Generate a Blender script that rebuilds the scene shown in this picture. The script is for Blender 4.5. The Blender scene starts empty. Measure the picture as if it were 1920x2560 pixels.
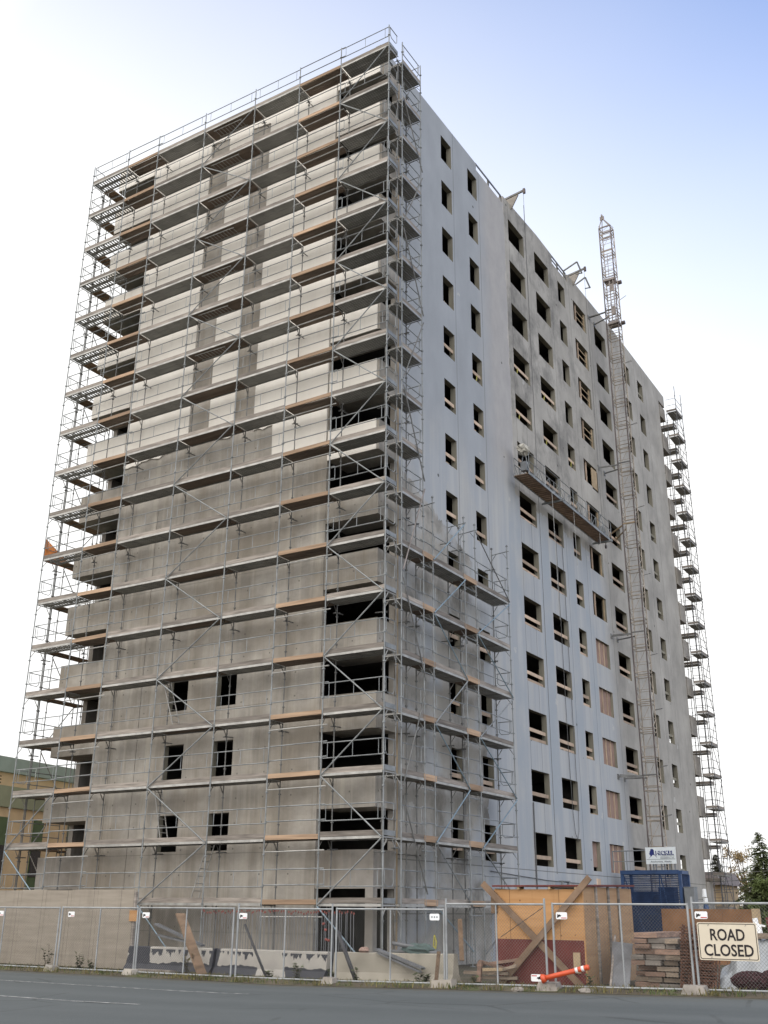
import bpy, math, random
from mathutils import Vector, Matrix
random.seed(7)
SC = bpy.context.scene
COL = SC.collection
R_ = math.radians

# ------------------------------------------------------------------ camera, sky, sun, exposure
cam_d = bpy.data.cameras.new('camera'); cam = bpy.data.objects.new('camera', cam_d); COL.objects.link(cam)
yaw, pit, rol = R_(-31.77774), R_(21.08462), R_(0.46485)
fw = Vector((math.sin(yaw)*math.cos(pit), math.cos(yaw)*math.cos(pit), math.sin(pit)))
rt0 = Vector((math.cos(yaw), -math.sin(yaw), 0)); up0 = rt0.cross(fw)
rt = rt0*math.cos(rol) + up0*math.sin(rol); up = -rt0*math.sin(rol) + up0*math.cos(rol)
m3 = Matrix((rt, up, -fw)).transposed()
cam.matrix_world = Matrix.Translation((18.75366545, -29.69631303, 1.81404043)) @ m3.to_4x4()
cam_d.sensor_fit = 'HORIZONTAL'; cam_d.sensor_width = 36.0; cam_d.lens = 2579.735/1920*36
cam_d.clip_start = 0.1; cam_d.clip_end = 3000
SC.camera = cam

SUN_AZ, SUN_EL = -20.0, 7.0
SKY_STRENGTH = 0.15
VEIL = (5.0, 5.0, 4.95); BACK_FILL_WARM = (10.8, 10.35, 9.8); BACK_FILL_COOL = (10.55, 10.6, 10.75)
W = bpy.data.worlds.new('World'); SC.world = W; W.use_nodes = True
wn, wl = W.node_tree.nodes, W.node_tree.links
bg = wn['Background']; bg.inputs[1].default_value = SKY_STRENGTH
sky = wn.new('ShaderNodeTexSky'); sky.sky_type = 'NISHITA'; sky.sun_disc = False
sky.sun_elevation = R_(SUN_EL); sky.sun_rotation = R_(SUN_AZ)
sky.air_density = 1.0; sky.dust_density = 0.6; sky.ozone_density = 3.0
# thin high cloud veil: denser towards the left and the horizon, open blue to the upper right
geo = wn.new('ShaderNodeNewGeometry')
sep = wn.new('ShaderNodeSeparateXYZ'); wl.new(geo.outputs['Incoming'], sep.inputs[0])
def wmath(op, a, b=None, clamp=False):
    n = wn.new('ShaderNodeMath'); n.operation = op; n.use_clamp = clamp
    for i, v in ((0, a), (1, b)):
        if v is None: continue
        if isinstance(v, (int, float)): n.inputs[i].default_value = v
        else: wl.new(v, n.inputs[i])
    return n.outputs[0]
dx = wmath('MULTIPLY', sep.outputs[0], -1.0); dz = wmath('MULTIPLY', sep.outputs[2], -1.0)
dy = wmath('MULTIPLY', sep.outputs[1], -1.0)
open_ = wmath('ADD', wmath('MULTIPLY', dz, 1.45), wmath('MULTIPLY', dx, 0.70))
nz = wn.new('ShaderNodeTexNoise'); nz.inputs['Scale'].default_value = 1.6; nz.inputs['Detail'].default_value = 4
wl.new(geo.outputs['Incoming'], nz.inputs['Vector'])
open2 = wmath('ADD', open_, wmath('MULTIPLY', wmath('SUBTRACT', nz.outputs[0], 0.5), 0.14))
veil = wmath('SUBTRACT', 1.0, wmath('MULTIPLY', wmath('SUBTRACT', open2, 0.41), 1.28), True)
def wmix(f, a, b):
    m = wn.new('ShaderNodeMix'); m.data_type = 'RGBA'
    for sock, v in ((m.inputs[0], f), (m.inputs[6], a), (m.inputs[7], b)):
        if isinstance(v, tuple): sock.default_value = (*v, 1)
        elif isinstance(v, (int, float)): sock.default_value = v
        else: wl.new(v, sock)
    return m.outputs[2]
tint = wn.new('ShaderNodeMix'); tint.data_type = 'RGBA'; tint.blend_type = 'MULTIPLY'; tint.inputs[0].default_value = 1.0
wl.new(sky.outputs[0], tint.inputs[6]); tint.inputs[7].default_value = (0.45, 0.97, 1.60, 1)
front = wmix(veil, tint.outputs[2], VEIL)
# unseen bright sky behind the camera, added as fill light for the walls
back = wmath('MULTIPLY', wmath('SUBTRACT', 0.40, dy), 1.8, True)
bcol = wmix(wmath('MULTIPLY', wmath('ADD', dx, 0.1), 1.4, True), BACK_FILL_WARM, BACK_FILL_COOL)
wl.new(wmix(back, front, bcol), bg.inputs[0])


sun_d = bpy.data.lights.new('sun', 'SUN'); sun = bpy.data.objects.new('sun', sun_d); COL.objects.link(sun)
sun_d.energy = 2.0; sun_d.angle = R_(0.5); sun_d.color = (1.0, 0.86, 0.70)
sd = Vector((math.sin(R_(SUN_AZ))*math.cos(R_(SUN_EL)), math.cos(R_(SUN_AZ))*math.cos(R_(SUN_EL)), math.sin(R_(SUN_EL))))
sun.rotation_euler = (-sd).to_track_quat('-Z', 'Y').to_euler()
SC.view_settings.view_transform = 'Standard'; SC.view_settings.look = 'None'
SC.view_settings.exposure = 0.72; SC.view_settings.gamma = 1.0
SC.cycles.max_bounces = 6; SC.cycles.diffuse_bounces = 3; SC.cycles.glossy_bounces = 2

# ------------------------------------------------------------------ helpers
ORG = {}
class MB:
    def __init__(s): s.v = []; s.f = []
    def quad(s, a, b, c, d):
        n = len(s.v); s.v += [tuple(a), tuple(b), tuple(c), tuple(d)]; s.f.append((n, n+1, n+2, n+3)); return s
    def poly(s, pts):
        n = len(s.v); s.v += [tuple(p) for p in pts]; s.f.append(tuple(range(n, n+len(pts)))); return s
    def box(s, x0, x1, y0, y1, z0, z1):
        n = len(s.v)
        s.v += [(x0,y0,z0),(x1,y0,z0),(x1,y1,z0),(x0,y1,z0),(x0,y0,z1),(x1,y0,z1),(x1,y1,z1),(x0,y1,z1)]
        s.f += [(n,n+3,n+2,n+1),(n+4,n+5,n+6,n+7),(n,n+1,n+5,n+4),(n+1,n+2,n+6,n+5),(n+2,n+3,n+7,n+6),(n+3,n,n+4,n+7)]
        return s
    def bar(s, p, q, w, h, roll=0.0):
        p, q = Vector(p), Vector(q); d = (q-p).normalized()
        ref = Vector((0,0,1)) if abs(d.z) < 0.95 else Vector((0,1,0))
        a = d.cross(ref).normalized(); b = a.cross(d)
        if roll: a, b = a*math.cos(roll)+b*math.sin(roll), b*math.cos(roll)-a*math.sin(roll)
        n = len(s.v)
        for e in (p, q):
            for i, j in ((-1,-1),(1,-1),(1,1),(-1,1)): s.v.append(tuple(e+a*(w/2*i)+b*(h/2*j)))
        s.f += [(n,n+1,n+2,n+3),(n+7,n+6,n+5,n+4)] + [(n+i, n+4+i, n+4+(i+1)%4, n+(i+1)%4) for i in range(4)]
        return s
    def tube(s, p, q, r, k=6, r2=None):
        p, q = Vector(p), Vector(q)
        if (q-p).length < 1e-6: return s
        d = (q-p).normalized(); ref = Vector((0,0,1)) if abs(d.z) < 0.9 else Vector((1,0,0))
        a = d.cross(ref).normalized(); b = d.cross(a); n = len(s.v); r2 = r if r2 is None else r2
        for e, rr in ((p, r), (q, r2)):
            for i in range(k):
                t = 2*math.pi*i/k; s.v.append(tuple(e + a*(rr*math.cos(t)) + b*(rr*math.sin(t))))
        s.f += [(n+i, n+(i+1)%k, n+k+(i+1)%k, n+k+i) for i in range(k)]
        s.f += [tuple(range(n+k-1, n-1, -1)), tuple(range(n+k, n+2*k))]
        return s
    def path(s, pts, r, k=6):
        for a, b in zip(pts, pts[1:]): s.tube(a, b, r, k)
        return s
    def prism(s, pts, axis, a0, a1):
        """pts: 2-D outline; axis: the extruded axis"""
        def P(p, a):
            return {'x': (a, p[0], p[1]), 'y': (p[0], a, p[1]), 'z': (p[0], p[1], a)}[axis]
        n = len(s.v); k = len(pts)
        s.v += [P(p, a0) for p in pts] + [P(p, a1) for p in pts]
        s.f += [tuple(range(n, n+k)), tuple(range(n+2*k-1, n+k-1, -1))]
        s.f += [(n+i, n+k+i, n+k+(i+1)%k, n+(i+1)%k) for i in range(k)]
        return s
    def build(s, name, mat, parent=None, smooth=False, fix=True):
        me = bpy.data.meshes.new(name)
        if parent is not None: o0 = Vector(ORG[parent.name])
        else:
            xs = [v[0] for v in s.v]; ys = [v[1] for v in s.v]; zs = [v[2] for v in s.v]
            o0 = Vector(((min(xs)+max(xs))/2, (min(ys)+max(ys))/2, min(zs)))
        me.from_pydata([(v[0]-o0.x, v[1]-o0.y, v[2]-o0.z) for v in s.v], [], s.f)
        if fix:
            import bmesh
            bm = bmesh.new(); bm.from_mesh(me); bmesh.ops.recalc_face_normals(bm, faces=bm.faces); bm.to_mesh(me); bm.free()
        for m in (mat if isinstance(mat, (list, tuple)) else [mat]): me.materials.append(m)
        if smooth:
            for p in me.polygons: p.use_smooth = True
        me.update()
        o = bpy.data.objects.new(name, me); COL.objects.link(o)
        if parent is not None: o.parent = parent
        else: o.location = o0
        ORG[o.name] = tuple(o0)
        return o
def tag(o, label=None, cat=None, group=None, kind=None):
    if label: o['label'] = label
    if cat: o['category'] = cat
    if group: o['group'] = group
    if kind: o['kind'] = kind
    return o
def thing(name, loc, label, cat, group=None):
    o = bpy.data.objects.new(name, None); COL.objects.link(o); o.location = loc; o.empty_display_size = 0.3
    ORG[o.name] = tuple(loc); return tag(o, label, cat, group)
def structure(o): o['kind'] = 'structure'; return o
def gz(x): return 0.0185*min(max(0.0, x-1.5), 20.0)

# ------------------------------------------------------------------ materials
class NT:
    def __init__(s, name, rough=0.85, metal=0.0, spec=0.3):
        s.m = bpy.data.materials.new(name); s.m.use_nodes = True
        s.n = s.m.node_tree.nodes; s.l = s.m.node_tree.links; s.b = s.n['Principled BSDF']
        s.b.inputs['Roughness'].default_value = rough; s.b.inputs['Metallic'].default_value = metal
        s.b.inputs['Specular IOR Level'].default_value = spec
        s._pos = None
    def put(s, sock, v):
        if isinstance(v, (int, float)): sock.default_value = v
        elif isinstance(v, tuple): sock.default_value = v if len(v) == 4 else (*v, 1)
        else: s.l.new(v, sock)
    def pos(s):
        if s._pos is None: s._pos = s.n.new('ShaderNodeNewGeometry').outputs['Position']
        return s._pos
    def xyz(s):
        q = s.n.new('ShaderNodeSeparateXYZ'); s.l.new(s.pos(), q.inputs[0]); return q.outputs
    def math(s, op, a, b=0.0, clamp=False):
        q = s.n.new('ShaderNodeMath'); q.operation = op; q.use_clamp = clamp; s.put(q.inputs[0], a); s.put(q.inputs[1], b); return q.outputs[0]
    def noise(s, scale, stretch=(1,1,1), detail=4, rough=0.55, vec=None):
        mp = s.n.new('ShaderNodeMapping'); mp.inputs['Scale'].default_value = stretch
        s.l.new(vec if vec is not None else s.pos(), mp.inputs[0])
        q = s.n.new('ShaderNodeTexNoise'); q.inputs['Scale'].default_value = scale
        q.inputs['Detail'].default_value = detail; q.inputs['Roughness'].default_value = rough
        s.l.new(mp.outputs[0], q.inputs['Vector']); return q.outputs[0]
    def ramp(s, v, lo, hi):
        q = s.n.new('ShaderNodeMapRange'); q.clamp = True; s.put(q.inputs[0], v)
        q.inputs[1].default_value = lo; q.inputs[2].default_value = hi; return q.outputs[0]
    def mix(s, f, a, b, mode='MIX'):
        q = s.n.new('ShaderNodeMix'); q.data_type = 'RGBA'; q.blend_type = mode
        s.put(q.inputs[0], f); s.put(q.inputs[6], a); s.put(q.inputs[7], b); return q.outputs[2]
    def bump(s, h, strength=0.3, dist=0.02):
        q = s.n.new('ShaderNodeBump'); q.inputs['Strength'].default_value = strength; q.inputs['Distance'].default_value = dist
        s.l.new(h, q.inputs['Height']); s.l.new(q.outputs[0], s.b.inputs['Normal'])
    def out(s, c): s.put(s.b.inputs['Base Color'], c); return s.m
def simple(name, col, rough=0.8, metal=0.0, amt=0.25, scale=3.0, stretch=(1,1,1), spec=0.3, detail=4, bump=0.0, vary=0.0):
    t = NT(name, rough, metal, spec)
    n = t.ramp(t.noise(scale, stretch, detail), 0.3, 0.7)
    c = t.mix(n, tuple(v*(1-amt) for v in col), tuple(min(1, v*(1+amt)) for v in col))
    if bump: t.bump(n, bump, 0.01)
    if vary:                                                # each board its own tone
        oi = t.n.new('ShaderNodeObjectInfo'); v = t.math('ADD', 1.0-vary, t.math('MULTIPLY', oi.outputs['Random'], 2*vary))
        cc = t.n.new('ShaderNodeCombineXYZ')
        for i in range(3): t.l.new(v, cc.inputs[i])
        c = t.mix(1.0, c, cc.outputs[0], 'MULTIPLY')
    return t.out(c)
M = {}
def lines(t, coord, ys, w):
    """1 on thin lines at the given coordinates"""
    acc = None
    for y in ys:
        v = t.math('LESS_THAN', t.math('ABSOLUTE', t.math('SUBTRACT', coord, y)), w)
        acc = v if acc is None else t.math('MAXIMUM', acc, v)
    return acc
def concrete(name, base, grid=True, warm=0.0):
    t = NT(name, 0.9); x, y, z = t.xyz()
    c = t.mix(t.ramp(t.noise(0.8, (0.7,0.7,1), 7, 0.62), 0.34, 0.66), tuple(v*0.68 for v in base), tuple(v*1.18 for v in base))
    st = t.ramp(t.noise(2.2, (1,1,0.05), 5, 0.65), 0.5, 0.72)
    c = t.mix(t.math('MULTIPLY', st, 0.6), c, (base[0]*1.5, base[1]*1.48, base[2]*1.42))
    dk = t.ramp(t.noise(1.5, (1,1,0.10), 5, 0.7), 0.5, 0.74)
    c = t.mix(t.math('MULTIPLY', dk, 0.62), c, (base[0]*0.5, base[1]*0.47, base[2]*0.42))
    br = t.ramp(t.noise(0.22, (1,1,1.3), 6, 0.6), 0.46, 0.62)
    c = t.mix(t.math('MULTIPLY', br, 0.62), c, (base[0]*0.62, base[1]*0.57, base[2]*0.50))
    fine = t.noise(26.0, (1,1,1), 3)
    c = t.mix(t.math('MULTIPLY', t.ramp(fine, 0.55, 0.8), 0.25), c, tuple(v*0.55 for v in base))
    if grid:
        xy = t.math('ADD', x, y)
        fr = t.math('FRACT', t.math('MULTIPLY', xy, 1/0.61))
        ln = t.math('LESS_THAN', fr, 0.02)
        zr = t.math('LESS_THAN', t.math('FRACT', t.math('MULTIPLY', t.math('SUBTRACT', z, 3.62), 1/2.58)), 0.012)
        # tie holes left by the forms
        hx = t.math('LESS_THAN', t.math('ABSOLUTE', t.math('SUBTRACT', t.math('FRACT', t.math('MULTIPLY', xy, 1/1.22)), 0.25)), 0.024)
        hz = t.math('LESS_THAN', t.math('ABSOLUTE', t.math('SUBTRACT', t.math('FRACT', t.math('MULTIPLY', z, 1/0.86)), 0.4)), 0.034)
        c = t.mix(t.math('MULTIPLY', t.math('MAXIMUM', t.math('MULTIPLY', ln, 0.22), t.math('MULTIPLY', zr, 0.8)), 0.55), c, tuple(v*0.4 for v in base))
        c = t.mix(t.math('MULTIPLY', t.math('MULTIPLY', hx, hz), 0.7), c, tuple(v*0.3 for v in base))
    t.bump(fine, 0.25, 0.01)
    return t.out(c)
M['conc_front'] = concrete('concrete_front', (0.335, 0.31, 0.275))
M['conc_plain'] = concrete('concrete_plain', (0.29, 0.27, 0.245), grid=False)
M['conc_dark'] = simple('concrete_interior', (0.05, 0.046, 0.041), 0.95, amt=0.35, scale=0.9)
M['reveal'] = simple('window_reveal', (0.21, 0.195, 0.155), 0.9, amt=0.25, scale=2.0, stretch=(1,1,0.25))

def side_wall():
    t = NT('side_wall_coating', 0.85); x, y, z = t.xyz()
    big = t.noise(0.42, (1,1,1), 6); jag = t.noise(1.6, (1,1,0.6), 6, 0.65)
    j = t.math('MULTIPLY', t.math('SUBTRACT', jag, 0.5), 1.2)
    jz = t.math('MULTIPLY', t.math('SUBTRACT', big, 0.5), 3.4)
    # bare concrete
    b = (0.335, 0.318, 0.29)
    bare = t.mix(t.ramp(big, 0.3, 0.7), tuple(v*0.8 for v in b), tuple(v*1.13 for v in b))
    smd = t.ramp(t.noise(0.5, (1,1,0.8), 7, 0.7), 0.46, 0.64)
    bare = t.mix(t.math('MULTIPLY', smd, t.math('ADD', 0.3, t.math('MULTIPLY', t.ramp(y, 25.0, 18.0), 0.5))), bare, (0.115, 0.11, 0.102))
    sv = t.ramp(t.noise(1.8, (1,1,0.05), 5, 0.65), 0.54, 0.75)
    bare = t.mix(t.math('MULTIPLY', sv, 0.35), bare, (0.16, 0.152, 0.14))
    # blue-grey brushed coating, thinner and pinker beside the bare part, streaked low down
    k = (0.285, 0.300, 0.320)
    coat = t.mix(t.ramp(t.noise(0.6, (1,1,0.5), 7, 0.6), 0.3, 0.7), tuple(v*0.9 for v in k), tuple(v*1.1 for v in k))
    thin = t.ramp(t.math('ADD', y, t.math('MULTIPLY', jz, 0.5)), 9.0, 10.6)
    thin = t.math('MULTIPLY', thin, t.ramp(z, 16.0, 22.0))
    coat = t.mix(t.math('MULTIPLY', thin, 0.85), coat, t.mix(t.ramp(jag, 0.35, 0.65), (0.315, 0.302, 0.295), (0.365, 0.348, 0.335)))
    blot = t.ramp(t.noise(0.5, (1,1.3,0.5), 7, 0.62), 0.47, 0.66)
    coat_low = t.mix(t.math('MULTIPLY', blot, 0.75), tuple(v*1.10 for v in k), (0.375, 0.368, 0.352))
    strk = t.ramp(t.noise(1.9, (1,1,0.03), 5, 0.6), 0.46, 0.70)
    coat_low = t.mix(t.math('MULTIPLY', strk, 0.7), coat_low, (0.42, 0.42, 0.415))
    drk = t.ramp(t.noise(2.6, (1,1,0.04), 5, 0.65), 0.56, 0.75)
    coat_low = t.mix(t.math('MULTIPLY', drk, 0.28), coat_low, (0.20, 0.205, 0.21))
    pil = None
    for y0_, y1_ in ((11.6, 12.9), (15.05, 16.3), (18.55, 19.7), (21.0, 22.1)):
        v = t.math('MULTIPLY', t.math('GREATER_THAN', y, y0_), t.math('LESS_THAN', y, y1_)); pil = v if pil is None else t.math('MAXIMUM', pil, v)
    coat_low = t.mix(t.math('MULTIPLY', pil, t.ramp(big, 0.35, 0.6)), coat_low, (0.292, 0.318, 0.348))
    coat = t.mix(t.ramp(t.math('ADD', z, jz), 22.0, 19.0), coat, coat_low)
    # masks
    edge = t.math('LESS_THAN', t.math('ADD', y, t.math('MULTIPLY', j, 0.5)), 12.45)           # left strip, full height
    low = t.math('LESS_THAN', t.math('ADD', z, j), 20.4)                                        # everything under the hanging platform
    far = t.ramp(t.math('ADD', y, t.math('ADD', t.math('MULTIPLY', jz, 0.45), t.math('MULTIPLY', z, 0.08))), 26.6, 24.9)
    m = t.math('MAXIMUM', edge, t.math('MULTIPLY', low, far))
    corner = t.math('MULTIPLY', t.math('LESS_THAN', t.math('ADD', z, t.math('MULTIPLY', y, 0.35)), t.math('ADD', 18.4, j)),
                    t.math('LESS_THAN', t.math('ADD', y, t.math('MULTIPLY', j, 1.4)), 8.6))
    m = t.math('MULTIPLY', m, t.math('SUBTRACT', 1.0, t.math('MULTIPLY', corner, t.ramp(big, 0.62, 0.5))))
    base = t.math('LESS_THAN', z, 1.0)
    c = t.mix(m, bare, coat)
    # pale drips at the coating edge and white scuffs
    rim = t.math('MULTIPLY', t.math('LESS_THAN', t.math('ABSOLUTE', t.math('SUBTRACT', t.math('ADD', y, t.math('MULTIPLY', j, 0.5)), 12.45)), 0.05), t.math('GREATER_THAN', z, 21.0))
    c = t.mix(t.math('MULTIPLY', rim, t.ramp(jag, 0.45, 0.6)), c, (0.42, 0.39, 0.36))
    scf = t.math('MULTIPLY', t.ramp(t.noise(2.4, (1,0.8,1.6), 5, 0.72), 0.71, 0.74), t.math('MULTIPLY', t.math('GREATER_THAN', y, 27.5), t.math('LESS_THAN', z, 14.0)))
    c = t.mix(t.math('MULTIPLY', scf, 0.75), c, (0.55, 0.55, 0.54))
    vd = t.n.new('ShaderNodeTexVoronoi'); vd.inputs['Scale'].default_value = 0.62; t.l.new(t.pos(), vd.inputs['Vector'])
    c = t.mix(t.math('MULTIPLY', t.math('LESS_THAN', vd.outputs['Distance'], 0.045), 0.85), c, (0.05, 0.048, 0.045))
    vs = t.n.new('ShaderNodeTexVoronoi'); vs.inputs['Scale'].default_value = 0.5; t.l.new(t.math('ADD', 0.0, 0.0), vs.inputs['W']) if False else t.l.new(t.pos(), vs.inputs['Vector'])
    sc_ = t.math('MULTIPLY', t.math('LESS_THAN', t.math('ADD', vs.outputs['Distance'], t.math('MULTIPLY', t.noise(6.0, (1,1,1), 4), 0.25)), 0.2), t.math('LESS_THAN', z, 30.0))
    c = t.mix(t.math('MULTIPLY', sc_, 0.6), c, (0.44, 0.43, 0.41))
    jl = lines(t, y, (6.68, 9.47, 13.02, 14.25, 18.75, 21.6, 25.1, 33.5, 35.9), 0.017)
    c = t.mix(t.math('MULTIPLY', jl, 0.7), c, (0.06, 0.06, 0.06))
    lz = lines(t, z, (3.42, 2.55, 1.7), 0.02)
    c = t.mix(t.math('MULTIPLY', lz, 0.6), c, (0.07, 0.066, 0.06))
    fine = t.noise(22.0, (1,1,1), 3); t.bump(fine, 0.2, 0.01)
    c = t.mix(t.math('MULTIPLY', t.ramp(fine, 0.56, 0.8), 0.12), c, (0.1, 0.1, 0.1))
    return t.out(c)
M['side'] = side_wall()
def board_mat():
    t = NT('white_board', 0.75); x, y, z = t.xyz()
    c = t.mix(t.ramp(t.noise(0.7, (1,1,1), 5), 0.3, 0.7), (0.63, 0.595, 0.54), (0.73, 0.695, 0.635))
    v = t.math('LESS_THAN', t.math('FRACT', t.math('MULTIPLY', x, 1/0.61)), 0.018)
    h = t.math('LESS_THAN', t.math('FRACT', t.math('ADD', t.math('MULTIPLY', z, 1/1.22), 0.3)), 0.010)
    c = t.mix(t.math('MULTIPLY', t.math('MAXIMUM', v, h), 0.14), c, (0.3, 0.29, 0.27))
    c = t.mix(t.math('MULTIPLY', t.ramp(t.noise(3.0, (1,1,0.2), 5), 0.58, 0.8), 0.25), c, (0.42, 0.37, 0.31))
    return t.out(c)
M['board'] = board_mat()
M['galv'] = simple('galvanised_tube', (0.215, 0.226, 0.23), 0.6, 0.25, amt=0.3, scale=2.5)
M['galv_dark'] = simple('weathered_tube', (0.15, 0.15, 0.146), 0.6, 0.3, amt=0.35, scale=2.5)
M['galv_silhouette'] = simple('silhouette_tube', (0.10, 0.10, 0.105), 0.7, 0.1, amt=0.3, scale=2.5)  # tube grey darkened to paint in the rear scaffold's backlit silhouette
M['galv_blue'] = simple('blue_tinted_tube', (0.20, 0.265, 0.31), 0.5, 0.3, amt=0.2, scale=2.5)
M['alu'] = simple('deck_rim', (0.33, 0.325, 0.31), 0.5, 0.35, amt=0.25, scale=3)
def deck_mat():
    t = NT('perforated_deck', 0.7, 0.2); x, y, z = t.xyz()
    hx = t.math('LESS_THAN', t.math('FRACT', t.math('MULTIPLY', x, 1/0.11)), 0.32)
    hy = t.math('LESS_THAN', t.math('FRACT', t.math('MULTIPLY', y, 1/0.11)), 0.32)
    n = t.ramp(t.noise(1.2, (1,1,1), 4), 0.3, 0.7)
    c = t.mix(n, (0.25, 0.245, 0.23), (0.36, 0.353, 0.33))
    c = t.mix(t.math('MULTIPLY', t.math('MAXIMUM', hx, hy), 0.45), c, (0.08, 0.08, 0.076))
    return t.out(c)
M['deck'] = deck_mat()
M['deck_wood'] = simple('plywood_deck', (0.15, 0.115, 0.09), 0.9, amt=0.3, scale=2, stretch=(0.3,2,1))
M['wood_grey'] = simple('weathered_plank', (0.215, 0.19, 0.168), 0.9, amt=0.4, scale=2.4, stretch=(0.5,0.5,6), detail=6, vary=0.3)
M['wood_new'] = simple('fresh_plank', (0.31, 0.215, 0.145), 0.85, amt=0.3, scale=1.6, stretch=(0.4,0.4,8), detail=6, vary=0.3)
M['wood_brown'] = simple('brown_plank', (0.18, 0.12, 0.078), 0.9, amt=0.35, scale=2.0, stretch=(3,0.4,3), vary=0.3)
M['board_pink'] = simple('guard_plank', (0.40, 0.305, 0.23), 0.85, amt=0.18, scale=2.0, vary=0.3)
M['ply_brown'] = simple('brown_plywood', (0.24, 0.165, 0.135), 0.9, amt=0.2, scale=1.4)
M['hoard_side'] = simple('tan_plank', (0.33, 0.25, 0.16), 0.9, amt=0.25, scale=1.5)
def ply(name, a, b, knots=True, seam=1.22):
    t = NT(name, 0.75); x, y, z = t.xyz()
    g = t.ramp(t.noise(1.4, (0.5,0.5,5), 6, 0.6), 0.3, 0.72)
    c = t.mix(g, a, b)
    xy = t.math('ADD', x, y)
    if knots:
        v = t.n.new('ShaderNodeTexVoronoi'); v.inputs['Scale'].default_value = 3.6; t.l.new(t.pos(), v.inputs['Vector'])
        kd = t.math('LESS_THAN', v.outputs['Distance'], 0.085)
        c = t.mix(t.math('MULTIPLY', kd, 0.75), c, (0.11, 0.055, 0.025))
    sm = t.math('LESS_THAN', t.math('FRACT', t.math('MULTIPLY', xy, 1/seam)), 0.012)
    c = t.mix(t.math('MULTIPLY', sm, 0.7), c, tuple(q*0.25 for q in a))
    st = t.ramp(t.noise(1.5, (1.6,1.6,0.18), 5, 0.65), 0.55, 0.78)
    c = t.mix(t.math('MULTIPLY', st, 0.4), c, tuple(q*0.5 for q in a))
    return t.out(c)
M['ply_orange'] = ply('orange_plywood', (0.37, 0.195, 0.08), (0.46, 0.265, 0.125), True, 1.35)
M['ply_side'] = ply('shed_side_plywood', (0.27, 0.165, 0.092), (0.36, 0.235, 0.135), True, 0.9)
M['ply_grey'] = ply('grey_plywood', (0.228, 0.198, 0.163), (0.305, 0.27, 0.225), False, 1.22)
M['red'] = simple('red_paint', (0.115, 0.03, 0.026), 0.7, amt=0.2, scale=2, spec=0.3)
M['mast_dark'] = simple('mast_dark_steel', (0.11, 0.09, 0.085), 0.7, 0.2, amt=0.4, scale=1.5)
M['mast_tan'] = simple('mast_rusty_tube', (0.34, 0.295, 0.245), 0.75, 0.15, amt=0.35, scale=1.8)
M['mast_purple'] = simple('mast_carriage_steel', (0.22, 0.195, 0.185), 0.7, 0.1, amt=0.3)
M['blue'] = simple('blue_paint', (0.030, 0.062, 0.145), 0.5, amt=0.25, scale=2, spec=0.4)
M['blue_light'] = simple('light_blue_paint', (0.08, 0.19, 0.42), 0.5, amt=0.2)
M['grey_metal'] = simple('grey_cabinet', (0.20, 0.21, 0.22), 0.55, 0.2, amt=0.15)
M['white'] = simple('white_paint', (0.72, 0.73, 0.74), 0.6, amt=0.06)
M['sign_face'] = simple('sign_white', (0.66, 0.70, 0.72), 0.5, amt=0.05)
M['cream'] = simple('sign_cream', (0.56, 0.50, 0.40), 0.55, amt=0.05)
M['black'] = simple('black_paint', (0.015, 0.012, 0.014), 0.6, amt=0.2)
M['navy'] = simple('navy_ink', (0.02, 0.03, 0.15), 0.6, amt=0.15)
M['ink_grey'] = simple('grey_ink', (0.12, 0.14, 0.16), 0.6, amt=0.1)
M['cap_red'] = simple('dull_red_cap', (0.20, 0.06, 0.05), 0.8, amt=0.3)
M['red_ink'] = simple('red_ink', (0.45, 0.08, 0.08), 0.6, amt=0.1)
M['orange'] = simple('orange_plastic', (0.50, 0.07, 0.022), 0.45, amt=0.12, spec=0.5)
M['reflect'] = simple('reflective_band', (0.62, 0.60, 0.60), 0.4, amt=0.1)
def barrier_mat():
    t = NT('barrier_concrete', 0.9); x, y, z = t.xyz()
    c = t.mix(t.ramp(t.noise(2.5, (1,1,1), 6), 0.3, 0.7), (0.245, 0.225, 0.185), (0.335, 0.308, 0.258))
    c = t.mix(t.math('MULTIPLY', t.ramp(t.noise(7, (1,1,0.3), 5), 0.55, 0.8), 0.35), c, (0.24, 0.21, 0.17))
    t.bump(t.noise(14.0), 0.4, 0.02)
    return t.out(c)
M['barrier'] = barrier_mat()
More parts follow.
